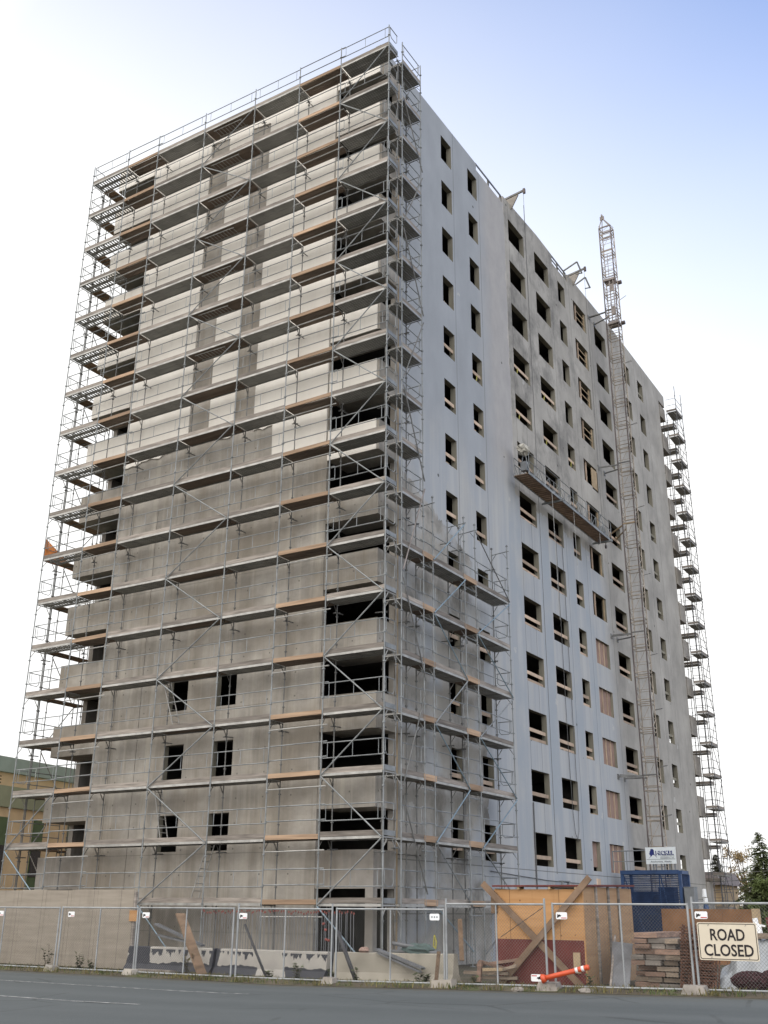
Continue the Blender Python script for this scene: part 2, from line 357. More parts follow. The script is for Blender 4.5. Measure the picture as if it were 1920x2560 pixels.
def tar_mat():
    """concrete smeared with tar: runs below the top edge and a thick band near the foot"""
    t = NT('tarred_concrete', 0.55, 0, 0.4); x, y, z = t.xyz()
    c = t.mix(t.ramp(t.noise(2.5), 0.3, 0.7), (0.27, 0.255, 0.235), (0.36, 0.34, 0.305))
    n = t.noise(2.2, (1,1,0.5), 5, 0.6); dr = t.noise(6.0, (1,1,0.06), 3, 0.6)
    zz = t.math('ADD', z, t.math('MULTIPLY', t.math('SUBTRACT', n, 0.5), 0.22))
    foot = t.math('LESS_THAN', t.math('ADD', zz, t.math('MULTIPLY', t.math('SUBTRACT', dr, 0.5), 0.1)), 0.32)
    top = t.math('MULTIPLY', t.math('GREATER_THAN', t.math('ADD', zz, t.math('MULTIPLY', t.math('SUBTRACT', dr, 0.5), 0.9)), 0.62), t.math('LESS_THAN', z, 0.68))
    ends = t.math('LESS_THAN', t.math('ADD', t.math('ABSOLUTE', t.math('SUBTRACT', x, -2.2)), t.math('MULTIPLY', n, 0.5)), 0.42)
    e2 = t.math('LESS_THAN', t.math('ADD', t.math('ABSOLUTE', t.math('SUBTRACT', x, -5.1)), t.math('MULTIPLY', n, 0.6)), 0.75)
    gap = t.math('LESS_THAN', t.math('ABSOLUTE', t.math('SUBTRACT', t.math('ADD', x, t.math('MULTIPLY', z, 0.5)), t.math('ADD', -0.22, t.math('MULTIPLY', n, 0.35)))), 0.5)
    m = t.math('MULTIPLY', t.math('MAXIMUM', t.math('MAXIMUM', foot, top), t.math('MAXIMUM', ends, e2)), t.math('SUBTRACT', 1.0, gap))
    c = t.mix(m, c, (0.018, 0.02, 0.03))
    return t.out(c)
M['tar'] = tar_mat()
def asphalt():
    t = NT('asphalt', 0.88, 0, 0.35); x, y, z = t.xyz()
    c = t.mix(t.ramp(t.noise(0.5, (0.06,1,1), 6), 0.3, 0.7), (0.058, 0.067, 0.069), (0.078, 0.088, 0.090))
    c = t.mix(t.math('MULTIPLY', t.ramp(t.noise(0.9, (1,1,1), 5), 0.5, 0.75), 0.3), c, (0.088, 0.097, 0.10))
    sp = t.noise(55.0, (1,1,1), 3); c = t.mix(t.math('MULTIPLY', t.ramp(sp, 0.5, 0.7), 0.35), c, (0.055, 0.06, 0.062))
    c = t.mix(t.math('MULTIPLY', t.ramp(t.noise(70.0, (1,1,1), 2), 0.62, 0.7), 0.4), c, (0.2, 0.21, 0.21))
    vo = t.n.new('ShaderNodeTexVoronoi'); vo.feature = 'DISTANCE_TO_EDGE'; vo.inputs['Scale'].default_value = 0.33
    wv = t.n.new('ShaderNodeMix'); wv.data_type = 'VECTOR'; wv.inputs[0].default_value = 0.12
    nn = t.n.new('ShaderNodeTexNoise'); nn.inputs['Scale'].default_value = 1.3; nn.inputs['Detail'].default_value = 5; t.l.new(t.pos(), nn.inputs['Vector'])
    t.l.new(t.pos(), wv.inputs[4]); t.l.new(nn.outputs['Color'], wv.inputs[5]); t.l.new(wv.outputs[1], vo.inputs['Vector'])
    crack = t.math('MULTIPLY', t.math('LESS_THAN', vo.outputs['Distance'], 0.012), t.ramp(t.noise(0.25, (1,1,1), 3), 0.5, 0.56))
    c = t.mix(t.math('MULTIPLY', crack, 0.4), c, (0.02, 0.022, 0.022))
    track = None
    for yy in (-8.2, -11.2, -14.6):
        v = t.ramp(t.math('ABSOLUTE', t.math('SUBTRACT', y, yy)), 0.7, 0.1); track = v if track is None else t.math('MAXIMUM', track, v)
    c = t.mix(t.math('MULTIPLY', track, 0.22), c, (0.105, 0.115, 0.118))
    mud = t.math('MULTIPLY', t.ramp(t.noise(0.8, (0.5,1.4,1), 6, 0.65), 0.55, 0.72), t.ramp(y, -8.6, -6.6))
    c = t.mix(t.math('MULTIPLY', mud, 0.5), c, (0.12, 0.108, 0.085))
    ed = t.math('GREATER_THAN', t.math('ADD', y, t.math('MULTIPLY', t.noise(3.0), 0.8)), -6.55)
    c = t.mix(t.math('MULTIPLY', ed, 0.6), c, (0.07, 0.066, 0.05))
    t.bump(sp, 0.35, 0.006)
    return t.out(c)
M['asphalt'] = asphalt()
def worn_paint():
    t = NT('worn_road_paint', 0.8)
    w = t.ramp(t.noise(9.0, (0.5,1,1), 6, 0.7), 0.42, 0.6)
    return t.out(t.mix(w, (0.10, 0.11, 0.11), (0.40, 0.40, 0.39)))
M['paint_line'] = worn_paint()
def dirt():
    t = NT('site_dirt', 0.95)
    c = t.mix(t.ramp(t.noise(0.7, (1,1,1), 7), 0.3, 0.7), (0.05, 0.042, 0.03), (0.105, 0.088, 0.065))
    g = t.ramp(t.noise(1.8, (1,1,1), 6), 0.5, 0.68)
    c = t.mix(t.math('MULTIPLY', g, 0.7), c, (0.06, 0.075, 0.028))
    t.bump(t.noise(9.0, detail=6), 0.6, 0.04)
    return t.out(c)
M['dirt'] = dirt()
M['grass_a'] = simple('dry_grass', (0.14, 0.12, 0.05), 0.9, amt=0.35, scale=2)
M['grass_b'] = simple('green_grass', (0.065, 0.085, 0.03), 0.9, amt=0.35, scale=2)
M['weed'] = simple('weed_leaf', (0.07, 0.085, 0.035), 0.85, amt=0.3)
M['rock'] = simple('rock', (0.22, 0.20, 0.18), 0.95, amt=0.3, scale=6)
M['lumber'] = simple('old_lumber', (0.19, 0.15, 0.115), 0.9, amt=0.45, scale=2.6, stretch=(1,1,5), detail=6, vary=0.3)
M['lumber_b'] = simple('reddish_lumber', (0.22, 0.145, 0.11), 0.9, amt=0.4, scale=2.6, stretch=(1,1,5), detail=6, vary=0.3)
M['rust'] = simple('rusty_steel', (0.085, 0.042, 0.028), 0.9, amt=0.45, scale=8)
M['rust_light'] = simple('rusty_pipe', (0.20, 0.10, 0.06), 0.85, amt=0.35, scale=5)
M['pipe_dark'] = simple('dark_pipe', (0.045, 0.045, 0.05), 0.6, amt=0.3)
M['pipe_grey'] = simple('grey_pipe', (0.15, 0.155, 0.165), 0.55, 0.2, amt=0.25)
M['hose'] = simple('dark_red_netting', (0.034, 0.013, 0.016), 0.9, amt=0.75, scale=22, detail=3)
M['tarp'] = simple('pale_plastic_sheet', (0.27, 0.285, 0.30), 0.45, amt=0.2, scale=2.5, spec=0.5)
M['tarp_green'] = simple('green_tarp', (0.075, 0.11, 0.105), 0.7, amt=0.25)
M['tarp_white'] = simple('dirty_white_tarp', (0.40, 0.38, 0.33), 0.85, amt=0.3, scale=5)
M['net'] = simple('orange_net', (0.80, 0.30, 0.10), 0.8, amt=0.2)
M['tan_wall'] = simple('tan_stucco', (0.58, 0.44, 0.28), 0.9, amt=0.1, scale=1)
M['green_fascia'] = simple('green_fascia', (0.25, 0.265, 0.18), 0.8, amt=0.12, scale=1)
M['teal_fascia'] = simple('teal_fascia', (0.26, 0.315, 0.285), 0.8, amt=0.1, scale=1)
M['green_panel'] = simple('green_panel', (0.085, 0.12, 0.06), 0.7, amt=0.15)
M['glass_dark'] = simple('dark_window', (0.02, 0.02, 0.025), 0.15, amt=0.2, spec=0.6)
M['louvre'] = simple('brown_louvre', (0.12, 0.085, 0.05), 0.8, amt=0.2)
M['bark'] = simple('bark', (0.09, 0.065, 0.045), 0.95, amt=0.35, scale=6)
M['spruce'] = simple('spruce_needles', (0.11, 0.13, 0.055), 0.85, amt=0.5, scale=1.3)
M['spruce_dark'] = simple('dark_spruce_needles', (0.08, 0.08, 0.05), 0.85, amt=0.5, scale=1.3)
M['leaf'] = simple('green_leaves', (0.095, 0.125, 0.04), 0.8, amt=0.4, scale=1.5)
M['leaf_dry'] = simple('thin_dry_leaves', (0.22, 0.16, 0.08), 0.8, amt=0.35, scale=2)
M['cable'] = simple('steel_cable', (0.10, 0.10, 0.10), 0.6, 0.2, amt=0.1)
M['rope_pale'] = simple('pale_rope', (0.36, 0.36, 0.35), 0.8, amt=0.1)
M['yellow'] = simple('yellow_strap', (0.34, 0.31, 0.07), 0.7, amt=0.15)
M['roof_grey'] = simple('grey_roofing', (0.16, 0.14, 0.14), 0.9, amt=0.2)


M['blue_mesh'] = simple('navy_mesh', (0.018, 0.035, 0.085), 0.7, amt=0.3)

M['hoard_brown'] = simple('brown_board', (0.20, 0.105, 0.055), 0.85, amt=0.25, scale=1.4)
M['brace'] = simple('brown_brace', (0.185, 0.125, 0.085), 0.9, amt=0.3, scale=2.4)

M['fence'] = simple('bright_galvanised_fence', (0.28, 0.292, 0.30), 0.5, 0.35, amt=0.2, scale=2.5)

# ------------------------------------------------------------------ ground, road
def sheet(name, xs, ys, dz, mat):
    b = MB()
    for x0, x1 in zip(xs, xs[1:]):
        for y0, y1 in zip(ys, ys[1:]):
            b.quad((x0,y0,gz(x0)+dz), (x1,y0,gz(x1)+dz), (x1,y1,gz(x1)+dz), (x0,y1,gz(x0)+dz))
    return structure(b.build(name, mat))
BX = [-900, -60, -20, 1.5, 8, 14, 21.5, 60, 900]
sheet('ground', BX, [-900, -40, -6, 20, 80, 900], -0.012, M['dirt'])
sheet('road', BX, [-46, -20, -12, -6.35], 0.0, M['asphalt'])
def marking(x0, x1, y, w):
    b = MB(); n = 10
    for i in range(n):
        a, c = x0+(x1-x0)*i/n, x0+(x1-x0)*(i+1)/n
        b.quad((a,y-w/2,gz(a)+0.004), (c,y-w/2,gz(c)+0.004), (c,y+w/2,gz(c)+0.004), (a,y+w/2,gz(a)+0.004))
    return structure(b.build('road_marking', M['paint_line']))
marking(-5.6, 2.76, -9.5, 0.10); marking(-15.5, 2.75, -12.95, 0.12)
# low verge between the road edge and the fence
b = MB(); N = 130; rv = random.Random(3)
xs = [-30+60*i/N for i in range(N+1)]
prof = [(-6.45, 0.004), (-6.25, 0.05), (-5.9, 0.09), (-5.4, 0.07), (-4.6, 0.02), (-4.2, -0.02)]
rows = [[(x, y+rv.uniform(-.07,.07), gz(x)+h*(1+rv.uniform(-.5,.6))) for y, h in prof] for x in xs]
for r0, r1 in zip(rows, rows[1:]):
    for i in range(len(prof)-1): b.quad(r0[i], r1[i], r1[i+1], r0[i+1])
structure(b.build('verge', M['dirt']))
def grass(name, mat, n, seed, hmin, hmax, y0, y1, xr=(-14, 14), clump=True):
    r = random.Random(seed); b = MB(); cs = [r.uniform(*xr) for _ in range(60)]
    for _ in range(n):
        x = r.gauss(r.choice(cs), 0.22) if clump and r.random() < .75 else r.uniform(*xr)
        y = r.uniform(y0, y1); h = r.uniform(hmin, hmax); a = r.uniform(0, 6.28); w = r.uniform(.006, .014)
        lx, ly = math.cos(a)*h*.45, math.sin(a)*h*.45; z = gz(x)+.02
        px, py = -math.sin(a)*w, math.cos(a)*w
        b.poly([(x-px,y-py,z), (x+px,y+py,z), (x+lx*.5+px*.6,y+ly*.5+py*.6,z+h*.7), (x+lx,y+ly,z+h)])
    return tag(b.build(name, mat, fix=False), kind='stuff')
grass('dry_grass', M['grass_a'], 3600, 1, .04, .17, -6.5, -5.3); grass('green_grass', M['grass_b'], 4200, 2, .03, .14, -6.45, -5.2)

# ------------------------------------------------------------------ the tower block
FH, SH = 2.58, 2.636                      # storey heights measured on the front and on the long side
D = 40.5; ROOF = 37.2
tower = thing('apartment_tower', (0.0, 0.0, 0.0), 'unfinished concrete apartment tower with a scaffolded front and a blue-grey coated long side', 'building')
def wall_holes(b, axis, c, u0, u1, z0, z1, holes, depth):
    """flat wall with rectangular holes: outer sheet at c, inner sheet at c+depth"""
    us = sorted({u0, u1, *[h[0] for h in holes], *[h[1] for h in holes]}); zs = sorted({z0, z1, *[h[2] for h in holes], *[h[3] for h in holes]})
    P = (lambda u, z, d: (c+d, u, z)) if axis == 'x' else (lambda u, z, d: (u, c+d, z))
    for a, a2 in zip(us, us[1:]):
        hs = [h for h in holes if h[0] <= a+1e-6 and h[1] >= a2-1e-6]
        z = z0
        runs = []
        for h in sorted(hs, key=lambda h: h[2]):
            if h[2] > z+1e-6: runs.append((z, h[2]))
            z = max(z, h[3])
        if z < z1-1e-6: runs.append((z, z1))
        for q, q2 in runs:
            for d in (0, depth): b.quad(P(a,q,d), P(a2,q,d), P(a2,q2,d), P(a,q2,d))
    for (a, z) , (a2, z2) in (((u0,z0),(u0,z1)), ((u1,z0),(u1,z1)), ((u0,z0),(u1,z0)), ((u0,z1),(u1,z1))):
        b.quad(P(a,z,0), P(a2,z2,0), P(a2,z2,depth), P(a,z,depth))
def lining(b, axis, c, h, depth, proud=0.0):
    P = (lambda u, z, d: (c+d, u, z)) if axis == 'x' else (lambda u, z, d: (u, c+d, z))
    a, a2, q, q2 = h; p0 = -proud if depth > 0 else proud
    t = 0.012
    for (s0, s1) in (((a,q),(a,q2)), ((a2,q),(a2,q2)), ((a,q),(a2,q)), ((a,q2),(a2,q2))):
        b.quad(P(*s0,p0), P(*s1,p0), P(*s1,depth), P(*s0,depth))
# ---- long side wall (x = 0)
COLS = {'A': (5.47, 6.50), 'B': (8.24, 9.25), 'C': (12.98, 14.97), 'D': (16.42, 18.40), 'E': (19.82, 20.87),
        'F': (22.22, 24.27), 'G': (25.75, 27.77), 'H': (31.25, 32.33), 'I': (34.07, 35.17)}
def head(r): return 36.61 - SH*(r-1)
holes = {(c, r): (y0, y1, head(r)-1.36, head(r)) for c, (y0, y1) in COLS.items() for r in range(1, 14)}
b = MB(); wall_holes(b, 'x', 0.0, 1.40, D-1.45, 0.0, ROOF, list(holes.values()), -0.26)
b.build('side_wall', M['side'], tower, fix=False)
# parapet pieces with a gap closed by a rail
b = MB()
b.prism([(0.0,ROOF), (9.25,ROOF), (9.25,37.60), (0.0,37.50)], 'x', -0.26, 0.0)
b.prism([(12.42,ROOF), (19.1,ROOF), (19.1,37.98), (16.9,38.0), (14.0,37.82), (12.42,37.72)], 'x', -0.26, 0.0)
b.prism([(19.1,ROOF), (21.5,ROOF), (21.5,37.42), (19.1,37.40)], 'x', -0.26, 0.0)
b.prism([(21.5,ROOF), (D,ROOF), (D,38.12), (30,38.25), (23.0,38.08), (21.5,38.0)], 'x', -0.26, 0.0)
b.build('parapet', M['side'], tower)
b = MB().box(-15.7, -0.27, 0.25, D-0.1, ROOF-0.2, ROOF+0.02); b.build('roof', M['roof_grey'], tower)
b = MB().box(-15.75, 0.0, 0.0, 0.22, 35.94, 37.35); b.build('parapet', M['conc_front'], tower)

rb = random.Random(11)
def guard(win, y0, y1, z, h=0.16, x=-0.10, mat='board_pink', tilt=0.0):
    MB().bar((x, y0+.01, z+h/2), (x, y1-.01, z+h/2+tilt), 0.035, h).build('guard_board', M[mat], win)
stuff = MB()
for (c, r), h in holes.items():
    y0, y1, z0, z1 = h
    if c in 'HI':
        lining(stuff, 'x', 0.0, h, -0.26)
        if c == 'H' and r % 2: stuff.box(-0.2, -0.17, y0+.05, y0+.55, z0+.02, z1-.02)
        if c == 'I' and r not in (2, 3, 4): stuff.box(-0.13, -0.1, y0+.01, y1-.01, z0+.45, z0+.6)
        continue
    b = MB(); lining(b, 'x', 0.0, h, -0.26)
    w = b.build('window', M['reveal'], tower, fix=False)
    if c == 'F':
        if r >= 9:
            MB().box(-0.16, -0.14, y0+.02, y1-.02, z0+.02, z1-.02).build('boarding', M['ply_brown'], w)
            for q in (0.36, 0.70): MB().box(-0.14, -0.09, y0+(y1-y0)*q, y0+(y1-y0)*q+.05, z0, z1).build('mullion', M['board_pink'], w)
        else:
            MB().box(-0.18, -0.15, y0+.02, y0+.42, z0+.02, z1-.02 if r != 3 else z0+.9).build('boarding', M['ply_brown'], w)
            MB().box(-0.15, -0.08, y0+.55, y0+.63, z0, z1).build('mullion', M['board_pink'], w)
            MB().box(-0.15, -0.08, y1-.14, y1-.05, z0, z1).build('mullion', M['hoard_side'], w)
            if r in (1, 2, 3, 4): guard(w, y0+.63, y1-.14, z0+.5, .07, -.11, 'hoard_side'); guard(w, y0+.63, y1-.14, z0+.95, .06, -.11, 'hoard_side')
            if r == 5: MB().box(-0.04, 0.0, y0+1.2, y1+.1, z0-.1, z1-.15).build('boarding', M['hoard_side'], w)
        continue
    if c == 'E' and r == 13:
        MB().box(-0.2, -0.18, y0+.01, y1-.01, z0+.2, z1-.01).build('boarding', M['ply_brown'], w); continue
    lo = {'A': 5, 'B': 5, 'C': 4, 'D': 4, 'E': 5, 'G': 5}[c]
    if r >= lo:
        guard(w, y0, y1, z0+.40+rb.uniform(-.05,.05) if r < 12 else z0+.28, tilt=rb.uniform(-.02,.02))
        if r in (7, 8, 9, 10, 11) and (c in 'CDGE') and rb.random() < .75: guard(w, y0, y1, z0+.03, .13, tilt=rb.uniform(-.02,.02))
        if r in (4, 5) and rb.random() < .6: MB().bar((-.08, y0+.5, z0+.02), (-.08, y0+.62, z0+.42), .03, .05).build('strap', M['yellow'], w)
    if r >= 3 and rb.random() < .6:                            # ragged packing left on the sill
        bb = MB(); yy = y0+.02
        while yy < y1-.1:
            L = rb.uniform(.06, .3)
            if rb.random() < .6: bb.box(-.2+rb.uniform(-.03,.03), rb.uniform(-.03,.012), yy, min(yy+L, y1-.02), z0+.002, z0+rb.uniform(.015,.06))
            yy += L
        if bb.v: bb.build('sill_packing', M['hoard_side' if rb.random() < .5 else 'conc_plain'], w)
    if c in 'CDG' and rb.random() < .45:                        # props and studs standing inside
        xx, yy = -rb.uniform(.5, 1.4), y0+(y1-y0)*rb.uniform(.2, .85)
        MB().tube((xx,yy,z0-.75), (xx,yy,z1+.05), .045, 6).build('prop', M[rb.choice(['wood_grey', 'galv_dark', 'hoard_side'])], w)
    if c in 'CD' and rb.random() < .3: MB().box(-2.2, -2.15, y0+rb.uniform(0,.6), y1-rb.uniform(.1,.9), z0-.8, z1-rb.uniform(.2,.6)).build('leaning_board', M['ply_side'], w)
    if c == 'D' and r == 13: MB().box(-.12, -.09, y0+.05, y0+.25, z0+.4, z0+.72).build('guard_board', M['board_pink'], w)
tag(stuff.build('window', M['reveal'], tower, fix=False), kind='stuff')

# ---- front wall (y = 0) between the corner balconies
FW = [(-9.40, -8.46), (-6.99, -6.06)]
fholes = [(a, c, 3.73+FH*k, 5.02+FH*k) for a, c in FW for k in range(3)]
b = MB(); wall_holes(b, 'y', 0.0, -13.25, -2.22, 0.0, 35.94, fholes, 0.22); b.build('front_wall', M['conc_front'], tower, fix=False)
for h in fholes:
    b = MB(); lining(b, 'y', 0.0, h, 0.22); b.build('window', M['reveal'], tower, fix=False)
# corner column strips of the front wall stand 3 cm proud
b = MB()
for x0, x1 in ((-4.35, -2.22), (-13.25, -12.3), (-11.2, -10.9)): b.box(x0, x1, -0.03, 0.0, 0.0, 17.6)
b.build('pilaster', M['conc_front'], tower)
# white insulation boards on the upper front, jagged lower edge, two bare strips left open
def boards(x0, x1, z1, jag):
    b = MB(); pts = [(x0, z1), (x1, z1)] + [(x, z) for x, z in jag]
    b.prism(pts, 'y', -0.06, -0.002); return b.build('insulation_board', M['board'], tower)
rj = random.Random(5)
def jagged(xa, xb, za, zb, n=14):
    return [(xa+(xb-xa)*i/n, za+(zb-za)*i/n+rj.uniform(-.08,.08)) for i in range(n+1)]
boards(-13.2, -9.52, 36.3, jagged(-9.52, -13.2, 20.15, 19.95))
boards(-8.38, -7.02, 36.3, jagged(-7.02, -8.38, 20.1, 20.2, 5))
boards(-5.94, -2.27, 36.3, jagged(-2.27, -4.9, 18.55, 18.62, 8) + jagged(-4.95, -5.94, 20.0, 20.05, 4))
boards(-9.52, -8.38, 36.3, [(-8.38, 36.05), (-9.52, 36.15)]); boards(-7.02, -5.94, 36.3, [(-5.94, 35.85), (-7.02, 35.98)])
# ---- corner balconies: parapets, slabs, white facing on the upper ones
def balcony(x_in, x_out, k, y0=0.0, yb=1.40, sgn=1):
    """parapet between the openings of storeys k-1 and k; k = 13 is the roof band"""
    zb = 4.98+FH*(k-1); zt = 3.65+FH*k if k < 13 else 37.35
    lo, hi = min(x_in, x_out), max(x_in, x_out)
    b = MB()
    if k < 13:
        b.box(lo, hi, y0, y0+sgn*.18, zb, zt)
    else: zt = 36.9
    sx = (x_out-.17, x_out) if x_out > x_in else (x_out, x_out+.17)
    ya, yc = (y0+.18, yb) if sgn > 0 else (yb, y0-.18)
    b.box(sx[0], sx[1], ya, yc, zb, zt)
    s0, s1 = (x_in, x_out-.17) if x_out > x_in else (x_out+.17, x_in)
    b.box(s0, s1, ya, yc, zb+.001, zb+.2)
    return b.build('balcony', M['conc_front'] if sgn > 0 else M['conc_plain'], tower)
for k in range(1, 14):
    o = balcony(-2.22, 0.10, k); zb = 4.98+FH*(k-1); zt = 3.65+FH*k if k < 13 else 37.3
    if k >= 6: MB().box(-2.2, 0.0, -0.05, -0.001, zb+.0, zt).build('facing', M['board'], o)
    o = balcony(-13.25, -15.75, k)
    if k >= 7: MB().box(-15.7, -13.27, -0.05, -0.001, zb+.0, zt).build('facing', M['board'], o)
    balcony(-2.22, 0.04, k, D, D-1.40, -1)
# base storey of the corners
for lo, hi, sx in ((-15.75, -13.25, -15.75), (-2.22, 0.06, -.16)):
    b = MB().box(lo, hi, 0, .2, 2.45, 3.65); b.box(sx, sx+.22, .2, 1.4, 2.45, 3.65); b.box(lo+.3, hi-.23, .25, 1.4, 3.4, 3.64)
    px_ = hi-.3 if hi > -5 else lo
    b.box(px_, px_+.3, 0, .25, 0, 2.449); b.build('base_wall', M['conc_plain'], tower)
MB().box(-2.22, .06, D-1.45, D-.02, 0, 3.6).build('base_wall', M['conc_plain'], tower)
# jambs, inner returns, other outside walls
b = MB()
b.box(-15.72, -15.46, 1.40, D, 0, ROOF-.21)
b.box(-0.25, -0.02, 1.385, 1.40, 0, ROOF-.21)
b.box(-2.3, -15.45, D-.3, D-.05, 0, ROOF-.21)
b.build('outer_wall', M['conc_plain'], tower)
MB().box(-0.02, 0.045, 1.40, 1.55, 0.0, 37.4).build('corner_trim', M['hoard_side'], tower)
# floors and partitions inside
for k in range(13):
    z = 4.98+FH*k
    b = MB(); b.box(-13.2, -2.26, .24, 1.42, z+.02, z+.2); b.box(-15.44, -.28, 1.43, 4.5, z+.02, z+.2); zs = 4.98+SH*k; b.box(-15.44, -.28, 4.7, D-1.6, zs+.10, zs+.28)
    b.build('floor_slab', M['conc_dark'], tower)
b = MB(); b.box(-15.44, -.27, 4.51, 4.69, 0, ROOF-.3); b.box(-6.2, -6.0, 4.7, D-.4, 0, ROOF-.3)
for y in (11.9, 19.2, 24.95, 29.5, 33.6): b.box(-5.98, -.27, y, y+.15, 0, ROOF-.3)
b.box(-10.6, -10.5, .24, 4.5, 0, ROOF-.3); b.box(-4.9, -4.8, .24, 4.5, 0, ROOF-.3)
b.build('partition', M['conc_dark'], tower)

# ------------------------------------------------------------------ scaffolds
LZ = [1.99+2*i for i in range(18)]          # deck levels, bottom to top
PX = [-16.46, -14.03, -12.02, -9.06, -6.07, -3.55, -1.34, 1.10]
YO, YI = -1.10, -0.37
TR = 0.024
def post(b, x, y, z0, z1, r=TR, every=0.5):
    b.tube((x,y,z0), (x,y,z1), r, 6)
    z = math.ceil(z0/every)*every
    while z < z1:
        b.tube((x,y,z-.02), (x,y,z+.02), r*2.3, 5); z += 1.0
def base_jack(b, x, y, z): b.box(x-.07, x+.07, y-.07, y+.07, z-.01, z+.01); b.tube((x,y,z), (x,y,z+.3), .019, 5)
sc = thing('scaffold', (-7.7, -0.75, 0.0), 'tall tube scaffold across the front face of the tower with grey and orange toe boards', 'scaffold')
for i, x in enumerate(PX):
    b = MB(); base_jack(b, x, YO, gz(x)); post(b, x, YO, gz(x)+.1, 37.05 if i else 37.05); b.build('post', M['galv'], sc)
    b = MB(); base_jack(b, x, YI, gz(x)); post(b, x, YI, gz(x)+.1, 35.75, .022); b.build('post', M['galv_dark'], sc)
    # anchor couplers from the inner posts into the wall
    for k in range(1, 18, 2):
        b = MB(); zz = LZ[k]-.35; b.tube((x,YI-.12,zz), (x+.02,-.03 if not -15 < x < -13.4 and x < 0.2 else YI+.12,zz+.02), .022, 5); b.tube((x-.12,YI-.06,zz), (x+.14,YI-.02,zz-.02), .018, 5); b.build('wall_tie', M['galv_dark'], sc)
ORANGE = {1, 5}                              # bays whose boards are fresh timber
for k, z in enumerate(LZ):
    lv = 17-k                                # 0 = top
    b = MB()
    for i in range(7):
        x0, x1 = PX[i], PX[i+1]
        # transoms at both posts with small corner brackets
        for x in (x0, x1):
            b.tube((x,YO,z-.06), (x,YI+.02,z-.06), .022, 5)
            b.bar((x,YO+.02,z-.34), (x,YO+.2,z-.09), .022, .022); b.bar((x,YI-.02,z-.34), (x,YI-.2,z-.09), .022, .022)
        if i in ORANGE:
            b.tube((x0-.02,YO,z-.42), (x1+.22,YO,z-.40), .022, 5)
        else:
            b.box(x0+.05, x1-.05, YO-.005, YO+.025, z-.085, z-.005); b.box(x0+.05, x1-.05, YI-.02, YI, z-.085, z-.005)
    lift = b.build('deck', M['alu'], sc)
    for i in range(7):
        x0, x1 = PX[i]+.06, PX[i+1]-.06; b = MB(); mt = 'deck'
        if i in ORANGE:
            mt = 'deck_wood'
            for q in range(3): b.box(x0, x1, YO+.06+q*.23, YO+.06+q*.23+.21, z-.05, z-.01)
        elif i == 0 and lv < 13:
            for q in (0, .28, .36, .64): b.box(x0, x1, YO+.04+q, YO+.09+q, z-.06, z-.008)
            for t in range(15): b.box(x0+(x1-x0)*t/14.5, x0+(x1-x0)*t/14.5+.06, YO+.05, YI-.03, z-.035, z-.012)
        elif i == 3:
            mt = 'deck_wood'; b.box(x0, x1, YO+.03, YI-.03, z-.045, z-.012)
        else:
            for q in range(2):
                ya = YO+.03+q*.345; b.box(x0, x1, ya, ya+.32, z-.06, z-.008)
                for t in range(1, 4): b.box(x0+(x1-x0)*t/4-.02, x0+(x1-x0)*t/4+.02, ya, ya+.32, z-.075, z-.0605)
        b.build('platform', M[mt], lift)
    for i in range(7):
        x0, x1 = PX[i], PX[i+1]; r = random.Random(k*11+i)
        if i in ORANGE:
            MB().bar((x0+.03,YO+.005,z+.035), (x1-.03,YO+.005,z+.035+r.uniform(-.03,.03)), .045, .15).build('toe_board', M['wood_new'], lift)
        else:
            MB().bar((x0+.03,YO+.02,z+.085), (x1-.03,YO+.02,z+.085+r.uniform(-.015,.015)), .03, .16).build('toe_board', M['wood_grey'], lift)
        b = MB()
        if i in ORANGE:
            for h in (.55, 1.03): b.tube((x0-.04,YO+.03,z+h), (x1+.20,YO+.03,z+h+r.uniform(-.03,.03)), .021, 5)
        else:
            for h in (.5, 1.0): b.tube((x0+.04,YO+.035,z+h), (x1-.04,YO+.035,z+h), .019, 5)
            for q in (.09, .5, .91): b.tube((x0+(x1-x0)*q,YO+.035,z+.5), (x0+(x1-x0)*q,YO+.035,z+1.0), .013, 4)
        b.build('guardrail', M['galv'], lift)
    # end guards: loop frames across the scaffold ends
    for x in (PX[0], PX[-1]):
        b = MB(); pts = [(x,YO+.06,z+1.0), (x,YI-.06,z+1.0)]; b.path(pts, .019, 5)
        b.path([(x,YO+.1,z+1.0), (x,YO+.1,z+.6), (x,YO+.2,z+.5), (x,YI-.2,z+.5), (x,YI-.1,z+.6), (x,YI-.1,z+1.0)], .015, 5)
        b.bar((x,YO+.05,z+.085), (x,YI-.03,z+.085), .03, .16); b.build('end_guard', M['galv'], lift)
def brace(sc, p, q, mat='galv', r=.024): MB().tube(p, q, r, 6).build('diagonal_brace', M[mat], sc)
for k in range(17):
    lv = 17-k                                 # level of the lower deck
    za, zb = LZ[k]-.04, LZ[k+1]-.1
    for (l, r_, podd) in ((6, 7, 6), (3, 4, 3)):
        lo, hi = (l, r_) if lv % 2 == 1 else (r_, l)     # node at the left post on odd levels
        brace(sc, (PX[lo]+(.05 if lo == l else -.05), YO-.05, za), (PX[hi]+(.05 if hi == l else -.05), YO-.05, zb))
for l, r_ in ((6, 7), (3, 4)):
    brace(sc, (PX[l]+.05, YO-.05, LZ[0]-.1), (PX[l]+1.55, YO-.05, .55), 'galv_blue')
brace(sc, (PX[0]+.05, YO-.05, LZ[1]-.1), (PX[1]-.05, YO-.05, LZ[2]-.12)); brace(sc, (PX[0]+.05, YO-.05, LZ[1]-.14), (PX[1]-.2, YO-.05, LZ[0]+.1), 'galv_blue')

